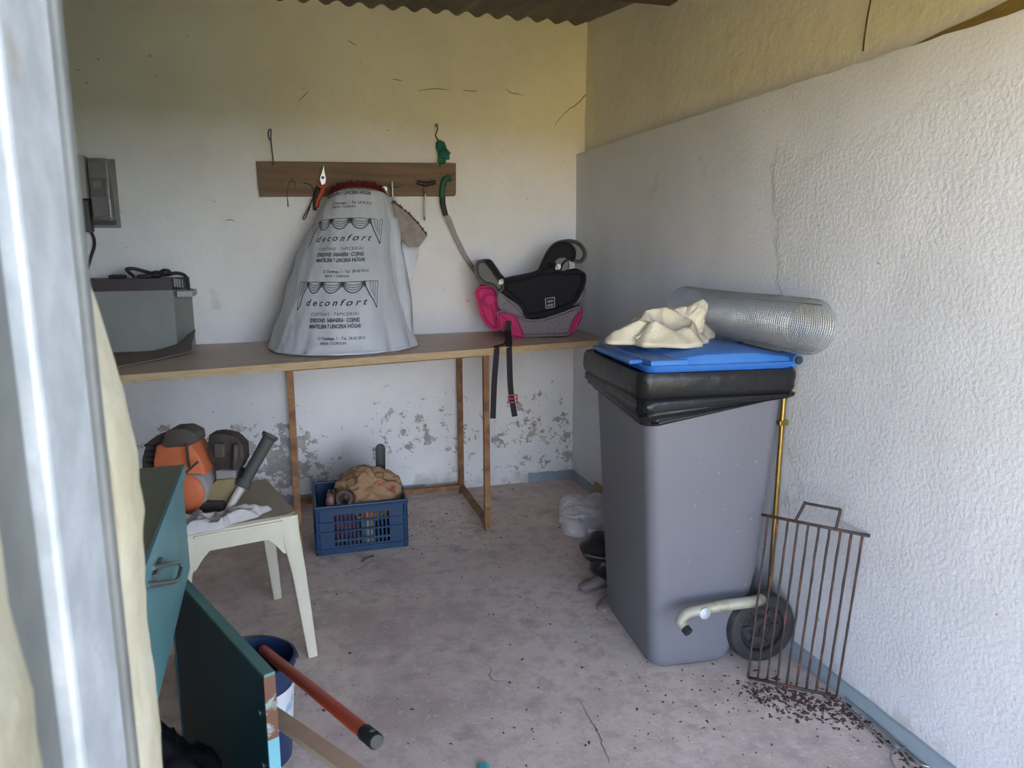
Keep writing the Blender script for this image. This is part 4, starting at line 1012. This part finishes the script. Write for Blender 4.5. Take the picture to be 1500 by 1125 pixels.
# ================================================================== BOOSTER SEAT
m_pink = M('pink_fabric', (.56, .035, .155), .85, var=(90, (.48, .03, .13), .4, .6, 2), bump=(240, .2, .002)); m_gfab = M('grey_fabric', (.235, .205, .22), .9, var=(90, (.19, .165, .18), .4, .6, 2), bump=(240, .2, .002))
m_bfab = M('black_fabric', (.010, .009, .011), .9, bump=(240, .2, .002)); m_armg = M('grey_armrest_plastic', (.085, .078, .076), .5, var=(6, (.11, .10, .095), .4, .7, 3)); m_logo = M('pale_logo_thread', (.48, .44, .42), .8)
BO = V(1.085, 3.40, bz(1.08)+.003); KB = depth(BO+V(0, 0, .1))/FPX
sx0, sy0 = 790, 492
bst = thing('booster_seat', 'pink, grey and black child booster seat at the right end of the bench', 'booster seat', BO, -YAW-math.radians(2))
def bp(px, py): return ((px-sx0)*KB, (sy0-py)*KB)
def shape(nm, out, d0, d1, m, bev=.02, par=None, seg=3, sub=3, lab=None):
    pts = catmull([(*bp(*q), 0) for q in out]+[(*bp(*out[0]), 0)], sub)[:-1] if sub else [V(*bp(*q), 0) for q in out]
    n = len(pts); c = sum(pts, V(0, 0, 0))/n; secs = []
    # offset inward along local normals for the rounded edges
    def inset(k):
        res = []
        for i in range(n):
            t = (pts[(i+1) % n]-pts[i-1]).normalized(); nr = V(-t.y, t.x, 0)
            res.append(pts[i]+nr*k)
        return res
    area = sum(pts[i].x*pts[(i+1) % n].y-pts[(i+1) % n].x*pts[i].y for i in range(n))
    sg = 1 if area > 0 else -1
    for k in range(seg+1):
        a = PI/2*k/seg; secs.append([V(p.x, d0+bev*(1-math.sin(a)), p.y) for p in inset(sg*bev*.75*(1-math.cos(PI/2-a) if False else math.cos(a)))])
    for k in range(seg, -1, -1):
        a = PI/2*k/seg; secs.append([V(p.x, d1-bev*(1-math.sin(a)), p.y) for p in inset(sg*bev*.75*math.cos(a))])
    bm = B(); loft(bm, secs); return obj(nm, bm, m, par or bst, smooth=60, label=lab)
shape('base', [(740, 456), (752, 452), (775, 462), (800, 466), (830, 458), (862, 446), (861, 462), (853, 480), (845, 489), (815, 490.5), (781, 491.5), (762, 489), (748, 474)], -.02, .24, m_gfab, .018)
shape('side_wing', [(709, 428), (713, 419), (724, 417), (737, 419), (743, 430), (744, 452), (744, 480), (737, 483), (725, 474), (716, 456)], .0, .25, m_pink, .022, lab='pink left side panel')
shape('side_boss', [(721, 438), (726, 430), (736, 430), (741, 438), (736, 446), (726, 447)], -.012, .03, m_pink, .012)
shape('front_corner', [(743, 455), (752, 456), (764, 458), (771, 465), (777, 478), (781, 492), (764, 490.5), (751, 484), (745, 470)], -.030, .02, m_pink, .010, lab='pink front corner panel')
shape('front_corner', [(866, 449), (866, 460), (857, 479), (846, 489), (848, 480), (853, 465)], -.026, .03, m_pink, .006, lab='pink front corner panel')
shape('seat_wing', [(745, 424), (752, 430), (766, 440), (776, 446), (785, 462), (777, 463), (760, 457), (745, 449), (742, 434)], -.028, .10, m_gfab, .010)
shape('seat_wing', [(868, 416), (870, 424), (866, 438), (853, 446), (852, 436), (862, 424)], -.022, .10, m_gfab, .008)
shape('seat_pad', [(751, 408), (764, 405), (790, 400), (803, 394), (812, 380), (826, 384), (832, 394), (845, 396), (858, 394), (869, 399), (870, 412), (864, 428), (852, 445), (825, 456), (786, 463), (777, 448), (762, 434), (750, 424)], -.040, .20, m_bfab, .030, seg=4)
# armrests: left points towards the viewer, right curls over
shape('armrest', [(710, 389), (714, 381), (722, 379), (731, 381), (738, 392), (744, 403), (751, 410), (752, 421), (744, 428), (735, 418), (722, 414), (712, 403)], -.045, .16, m_armg, .022)
shape('armrest_lining', [(724, 380), (731, 380), (739, 390), (746, 401), (752, 407), (752, 411), (743, 404), (734, 394)], -.050, .10, m_bfab, .004)
shape('armrest', [(800, 398), (806, 384), (815, 366), (826, 355), (840, 351), (853, 351.5), (864, 357), (871, 368), (870.5, 378), (864, 385), (855, 385), (850, 381), (843, 380), (838, 386), (834, 398), (818, 404)], .0, .15, m_armg, .024)
shape('armrest_lining', [(800, 398), (806, 384), (815, 367), (826, 357), (838, 354), (848, 357), (855, 366), (855, 377), (851, 383), (845, 381), (838, 386), (833, 398), (818, 404)], -.035, .05, m_bfab, .020)
shape('belt_guide', [(826, 381), (832, 377), (843, 378), (846, 392), (838, 396), (826, 395)], -.035, .06, m_armg, .006)
for q in ((748, 411), (830, 390)):
    shape('belt_button', [(q[0]-4, q[1]+3), (q[0]-2, q[1]-3), (q[0]+3, q[1]-4), (q[0]+4, q[1]+1), (q[0]+1, q[1]+4)], -.052 if q[0] < 800 else -.042, -.02, M('pale_button', (.60, .58, .58), .35), .003)
# stitched label on the pad
lb = B()
def seg2(a, b, w_):
    a = V(bp(*a)[0], -.0415, bp(*a)[1]); b = V(bp(*b)[0], -.0415, bp(*b)[1]); ribbon(lb, [a, b], w_, (0, 1, 0))
for a, b in (((812, 435), (825, 433)), ((825, 433), (825.5, 447)), ((825.5, 447), (813, 449)), ((813, 449), (812, 435))): seg2(a, b, .0016)
for s_, py in (('NEW', 440.5), ('BABE', 446)):
    t = text_bm(s_, .0155, 0, 1.0, .0004); xs = [v.co.x for v in t.verts]; kx = .026/(max(xs)-min(xs))
    for v in t.verts: x, y = v.co.x*kx, v.co.y; v.co = V(bp(819, py)[0]+x, -.0415, bp(819, py)[1]+y+x*.15)
    me = bpy.data.meshes.new('t'); t.to_mesh(me); t.free(); lb.from_mesh(me); bpy.data.meshes.remove(me)
obj('stitched_label', lb, m_logo, bst, kind='stuff')
# straps hanging over the bench edge
m_strap = M('black_webbing', (.020, .018, .022), .8, bump=(160, .3, .002))
def strap(pts, wd, nm):
    bm = B(); L = []; P = catmull(pts, 6)
    for i, p in enumerate(P):
        t = (P[min(i+1, len(P)-1)]-P[max(i-1, 0)]).normalized(); s = V(math.cos(YAW), -math.sin(YAW), 0)*wd; s = s-t*s.dot(t); nn = s.cross(t).normalized()*.0012
        L.append([p-s-nn, p+s-nn, p+s+nn, p-s+nn])
    loft(bm, L); return obj(nm, bm, m_strap, bst, True)
ye = lambda px: fy(.87)-.016
zt = bz(.87)+.0035
strap([atY(742, 484, 3.36), V(.925, 3.24, zt), V(.848, fy(.85)+.02, zt), V(.838, fy(.838)-.013, zt-.008), V(.835, fy(.835)-.016, zt-.04), atY(724, 560, 3.095), atY(722, 613, 3.10)], .0125, 'strap')
strap([atY(745, 470, 3.36), atY(745, 487, 3.34), V(.925, 3.20, zt+.001), V(.902, fy(.902)+.015, zt), V(.896, fy(.896)-.013, zt-.010), V(.896, fy(.896)-.016, zt-.045), atY(748, 570, 3.10), atY(754, 610, 3.10)], .0125, 'strap')
m_buckle = M('red_buckle', (.48, .09, .10), .45)
qb = atY(751, 584, 3.092); bm = B()
for dx, dz, hx, hz in ((0, .016, .020, .003), (0, 0, .020, .003), (0, -.016, .027, .003)): box(bm, qb+V(dx-hx, -.004, dz-hz), qb+V(dx+hx, .002, dz+hz), .001, 1)
for dx in (-.019, .019): box(bm, qb+V(dx-.003, -.004, -.017), qb+V(dx+.003, .002, .017), .001, 1)
obj('buckle', bm, m_buckle, bst, True, label='red ladder buckle on the strap')

# ================================================================== BATTERY, BOARD AND METER BOX
m_batt = M('grey_battery_case', (.25, .265, .235), .5, var=(4, (.20, .205, .19), .4, .7, 3)); m_batl = M('dark_brown_battery_lid', (.045, .032, .032), .5)
bo_z = bz(-.7)+.020
m_card = M('grey_brown_cardboard', (.235, .195, .165), .85, var=(6, (.19, .155, .13), .4, .7, 5))
bm = B(); L = []
for i in range(25):
    s = i/24; x = -1.05+.64*s; lift = .003+.075*max(0, (s-.72)/.28)**1.7
    L.append([V(x, 3.06+.30*max(0, s-.6)/.4, bz(x)+.002+lift*.15), V(x, 3.06+.30*max(0, s-.6)/.4, bz(x)+.006+lift*.15), V(x, 3.60, bz(x)+.007+lift), V(x, 3.60, bz(x)+.003+lift)])
loft(bm, L); h = obj('cardboard_sheet', bm, m_card, smooth=40); top(h, 'grey brown cardboard sheet with a curled corner under the battery', 'cardboard')
q1 = atY(259, 495, 3.50); q2 = atY(281, 490, 3.62)
bt = thing('battery', 'big grey battery with a dark lid and cable at the left end of the bench', 'battery', (-.72, 3.5, bz(-.7)+.01))
zb0, zb1 = bz(-.7)+.011, atY(258, 425, 3.5).z
xr_ = q1.x
bm = B(); quadprism(bm, [(-.96, 3.48), (xr_, 3.50), (xr_+.055, 3.665), (-.92, 3.665)], zb0, zb1); obj('case', bm, m_batt, bt, True)
bm = B(); quadprism(bm, [(-.955, 3.482), (xr_-.003, 3.502), (xr_+.05, 3.660), (-.92, 3.660)], zb1, zb1+.050); obj('lid', bm, m_batl, bt, True)
for px in (172, 213):
    q = atY(px, 405, 3.56); bm = B(); box(bm, V(q.x-.03, 3.53, zb1+.050), V(q.x+.03, 3.60, zb1+.066), .006); obj('cell_cap', bm, m_blk, bt, True)
q = atY(268, 422, 3.56); bm = B(); box(bm, V(q.x-.020, 3.50, zb1-.030), V(q.x+.045, 3.66, zb1-.004), .004); obj('end_grip', bm, M('pale_grip_plastic', (.40, .41, .40), .5), bt, True)
bm = B()
for k in range(5): q = atY(256+3.6*k, 414+k*.5, 3.505+.03*k); box(bm, q+V(-.0035, -.004, -.018), q+V(.0035, .004, .018), .001, 1)
obj('vent_ribs', bm, M('pale_rib_plastic', (.30, .31, .30), .5), bt, True, kind='stuff')
cable = [atY(*q_, y) for q_, y in [((196, 405), 3.56), ((188, 398), 3.57), ((186, 394), 3.57), ((198, 394), 3.58), ((222, 400), 3.58), ((243, 402), 3.57), ((258, 400), 3.58), ((270, 403), 3.6), ((275, 412), 3.6), ((276, 428), 3.6)]]
obj('cable', tube(B(), catmull(cable, 6), .0075, 8), m_blk, bt, True, smooth=True)
for q_ in ((242, 399), (228, 402)): bm = B(); crumple(bm, atY(*q_, 3.565), (.026, .02, .016), 61+q_[0], .2, 2, 3); obj('cable_clamp', bm, m_blk, bt, True, smooth=True)
# meter box on the back wall
m_clear = M('clear_meter_cover', (.80, .80, .78), .12, trans=.85, spec=.5); m_mgrey = M('grey_meter_plastic', (.26, .255, .245), .55, var=(9, (.21, .20, .195), .4, .7, 3)); m_mdk = M('dark_meter_parts', (.09, .075, .075), .5)
mt_ = thing('meter_box', 'electric meter in a clear box on the back wall at the far left', 'meter', atY(155, 285, YB))
def wbox(x0, y0, x1, y1, d0, d1, nm, m, bev=.004, par=None):
    a = atY(x0, y0, YB); b = atY(x1, y1, YB)
    bm = B(); box(bm, V(min(a.x, b.x), YB-d1, min(a.z, b.z)), V(max(a.x, b.x), YB-d0, max(a.z, b.z)), bev); return obj(nm, bm, m, par or mt_, True)
wbox(118, 232, 178, 334, .0, .012, 'back_plate', m_mgrey)
wbox(134, 240, 160, 262, .012, .055, 'breaker', m_mgrey); wbox(136, 262, 158, 288, .012, .05, 'dial_unit', m_mdk); wbox(140, 266, 152, 276, .05, .054, 'dial_face', m_mgrey, .001)
wbox(140, 292, 166, 318, .012, .06, 'terminal_cover', m_mgrey); wbox(136, 320, 172, 330, .012, .03, 'terminal_block', m_mdk)
wbox(100, 230, 136, 293, .012, .10, 'side_housing', M('pale_meter_housing', (.42, .41, .385), .5)); wbox(104, 294, 140, 340, .012, .085, 'lower_housing', m_mdk)
cv = wbox(133, 234, 170, 324, .012, .075, 'clear_cover', m_clear)
sm_ = cv.modifiers.new('shell', 'SOLIDIFY'); sm_.thickness = .002
obj('frame_edge', tube(B(), [atY(161, 247, YB-.076), atY(167, 290, YB-.076), atY(169, 319, YB-.076), atY(150, 320, YB-.076)], .0035, 6), m_mgrey, mt_, True)
h = obj('power_cable', tube(B(), catmull([atY(133, 338, YB-.03), atY(138, 350, YB-.02), atY(138, 362, YB-.012), atY(134, 374, YB-.012), atY(128, 395, YB-.012)], 6), .006, 8), m_blk, smooth=True); top(h, 'short black cable coming down from the meter box', 'cable')

# ================================================================== FLOOR: WHITE BAG, SHOES, BOARD, DIRT
m_wbag = M('translucent_white_bag', (.72, .67, .68), .4, var=(6, (.50, .45, .45), .4, .7, 4), spots=[(8, (.42, .36, .31), .64, .76, 3)], bump=(15, .5, .01))
bm = B(); wq = atZ(858, 775, .0)
crumple(bm, V(1.275, 2.99, .06), (.165, .135, .085), 71, .26, 1.9, 5, floor=.003)
crumple(bm, V(1.150, 2.96, .05), (.055, .085, .060), 73, .3, 2.1, 4, floor=.003)
crumple(bm, V(1.20, 3.06, .09), (.075, .06, .05), 75, .3, 2.1, 4, floor=.003)
o = obj('plastic_bag', B(), m_wbag); bpy.data.objects.remove(o)
h = obj('plastic_bag', bm, m_wbag, smooth=True, kind=None); top(h, 'crumpled white plastic bag on the floor behind the bin', 'bag')
# beige board along the foot of the right wall
bm = B(); a, b = V(1.424, 3.42, 0), V(1.42, 2.60, 0); box(bm, (1.405, 2.62, .002), (1.420, 3.36, .095), .002); h = obj('beige_board', bm, M('beige_board', (.40, .33, .20), .8, var=(6, (.33, .27, .16), .4, .7, 4))); top(h, 'narrow beige board leaning along the foot of the right wall', 'board')
# pair of old shoes
def shoe(nm, lab, p, rz, m_up_, m_sole, m_lace, s=1.0):
    t = thing(nm, lab, 'shoe', p, rz); Ls = []; Lo = []
    prof = [(0, .030, .075), (.03, .036, .088), (.08, .037, .090), (.13, .036, .070), (.18, .042, .056), (.225, .042, .046), (.255, .032, .036), (.268, .016, .026)]
    for x, hw, ht in prof:
        sec = []
        for k in range(13):
            a = PI*k/12; sec.append(V(x*s, math.cos(a)*hw*s*(1 if k not in (0, 12) else .96), (.020+max(0, math.sin(a))**.8*(ht-.020))*s))
        Ls.append(sec); Lo.append([V(x*s*1.02-.003, c*hw*s*1.08, z*s) for c, z in ((-1, .0), (1, .0), (1, .022), (-1, .022))])
    bm = B(); loft(bm, Ls); obj('upper', bm, m_up_, t, smooth=60)
    bm = B(); loft(bm, Lo); obj('sole', bm, m_sole, t, smooth=30)
    bm = B(); tube(bm, [V(x*s, y*s, z*s) for x, y, z in ((.05, -.030, .072), (.09, -.018, .088), (.09, .018, .088), (.05, .030, .072), (.012, .016, .084), (.012, -.016, .084), (.05, -.030, .072))], .006*s, 8); obj('collar', bm, m_lace, t, smooth=True)
    for k in range(4):
        x = .115+.024*k; z = (.083-.0062*k*1.6)
        bm = B(); tube(bm, catmull([V(x*s, -.024*s, (z-.012)*s), V(x*s+.004, 0, (z+.003)*s), V((x+.012)*s, .024*s, (z-.014)*s)], 4), .0028*s, 6); obj('lace', bm, m_lace, t)
    return t
m_gsh = M('dusty_grey_suede', (.13, .11, .11), .9, var=(14, (.20, .17, .165), .45, .7, 4)); m_gsole = M('dirty_rubber_sole', (.20, .165, .145), .8); m_lc = M('pale_lace', (.26, .23, .22), .9); m_bsh = M('black_leather', (.014, .012, .015), .42, bump=(30, .3, .005))
shoe('shoe', 'dusty grey laced shoe nearest the viewer on the floor left of the bin', (1.115, 2.35, .001), math.radians(214), m_gsh, m_gsole, m_lc, .62)
shoe('shoe', 'beige-soled old shoe half hidden behind the grey laced shoe', (1.13, 2.46, .001), math.radians(192), m_gsole, m_gsh, m_gsh, .62)
bb_ = thing('black_boot', 'black leather boot lying by the left foot of the bin', 'boot', (1.05, 2.47, .06))
bm = B(); crumple(bm, V(1.092, 2.53, .115), (.078, .090, .056), 81, .22, 1.4, 4, floor=.062, ridged=False); obj('toe', bm, m_bsh, bb_, True, smooth=True)
bm = B(); crumple(bm, V(1.105, 2.46, .080), (.078, .080, .062), 85, .26, 1.6, 4, floor=.005, ridged=False); obj('shaft', bm, m_bsh, bb_, True, smooth=True)
obj('strap', tube(B(), catmull([V(1.018, 2.50, .108), V(1.03, 2.45, .118), V(1.055, 2.41, .124), V(1.085, 2.395, .128), V(1.12, 2.41, .13)], 5), .006, 8, flat=(1, .6)), M('grey_strap', (.13, .115, .115), .7), bb_, True, smooth=True)
# dirt, flakes and leaf crumbs
m_dirt = M('dark_brown_crumbs', (.055, .030, .025), .95, var=(60, (.10, .05, .035), .4, .6, 2)); m_grit = M('dark_grit', (.07, .06, .055), .95); m_chipw = M('pale_paint_flake', (.56, .53, .50), .9)
def crumbs(nm, m, pts, smin, smax, seed, flat=.45):
    rnd = random.Random(seed); bm = B()
    for x, y in pts:
        s = rnd.uniform(smin, smax)*rnd.uniform(.5, 1); a = rnd.random()*6.28; st_ = rnd.uniform(1, 2.6)
        ux, uy = math.cos(a), math.sin(a); z0 = .0008
        v = []
        for k in range(5):
            b = k*2*PI/5+rnd.uniform(-.4, .4); px_, py_ = math.cos(b)*s*st_, math.sin(b)*s
            v.append(bm.verts.new((x+px_*ux-py_*uy, y+px_*uy+py_*ux, z0)))
        t = bm.verts.new((x, y, z0+s*flat*2))
        for k in range(5): bm.faces.new((v[k], v[(k+1) % 5], t))
        bm.faces.new(v[::-1])
    return obj(nm, bm, m, kind='stuff')
rnd = random.Random(5); pts = []
while len(pts) < 480:
    t = rnd.random(); p = V(1.20, 1.72, 0).lerp(V(1.41, 1.53, 0), t); x = p.x+rnd.gauss(0, .045); y = p.y+rnd.gauss(0, .045)-.02
    if x < 1.425: pts.append((x, y))
for i in range(160): pts.append((min(1.424, rnd.gauss(1.40, .012)), rnd.uniform(1.2, 1.62)))
o = crumbs('soil_crumbs', m_dirt, pts, .0012, .0065, 1); top(o, 'dark soil crumbs scattered under the grill rack', 'dirt')
pts = []
while len(pts) < 520:
    x, y = rnd.uniform(-.2, 1.42), rnd.uniform(1.1, 3.65)
    if rnd.random() < .35: x, y = rnd.gauss(1.08, .16), rnd.gauss(1.72, .14)
    if rnd.random() < .25: x, y = rnd.gauss(.62, .16), rnd.gauss(3.2, .18)
    if x < 1.42 and y < 3.7: pts.append((x, y))
o = crumbs('floor_grit', m_grit, pts, .0012, .0045, 2); top(o, 'dark grit and crumbs scattered over the concrete floor', 'dirt')
pts = [(rnd.uniform(0, 1.4), rnd.uniform(1.2, 3.6)) for i in range(70)]
o = crumbs('paint_flakes', m_chipw, pts, .0015, .0035, 3, .15); top(o, 'pale paint flakes sprinkled across the concrete floor', 'flakes')
for q in ([(712, 972), (720, 982), (716, 990), (728, 998), (742, 996)], [(846, 1022), (868, 1058), (880, 1084), (893, 1118)]):
    o = crack(q, .0014, None, 'Z', .006); o.parent = bpy.data.objects['floor']
bm = B(); p = atZ(708, 1124, .0); prism(bm, [(p.x-.018, 0), (p.x+.016, 0), (p.x+.013, .010), (p.x+.004, .016), (p.x-.012, .012)], p.y-.05, p.y+.004, bev=.003); h = obj('turquoise_scrap', bm, M('turquoise_plastic', (.10, .45, .50), .45)); top(h, 'small turquoise plastic scrap at the bottom edge on the floor', 'scrap')

# ================================================================== ON THE RIGHT-HAND LEDGE
m_ochre = M('ochre_timber', (.30, .20, .055), .8, var=(5, (.20, .13, .04), .4, .7, 6, (8, 1, 8)), bump=(50, .3))
a, b = atX(1335, 64, XR+.02), atX(1500, 14, XR+.02)
bm = B(); L = []
for i in range(20):
    t = i/19; y = 1.60-t*.75; hh = .005+.050*min(1, t*1.6)+noise.noise(V(t*9, 1, 1))*.004
    L.append([V(XR+.012, y, ZL+.002), V(XU-.010, y, ZL+.002), V(XU-.010, y, ZL+hh), V(XR+.022, y, ZL+hh)])
loft(bm, L); h = obj('timber_wedge', bm, m_ochre); top(h, 'ochre timber strip lying on the ledge of the right wall', 'timber')
h = obj('hanging_wire', tube(B(), catmull([atX(1277, -30, XU-.012), atX(1275, 0, XU-.012), atX(1271, 22, XU-.012), atX(1267, 48, XU-.012), atX(1264, 75, XU-.012)], 5), .0022, 6), m_wire); top(h, 'thin dark wire hanging down the upper right wall', 'wire')
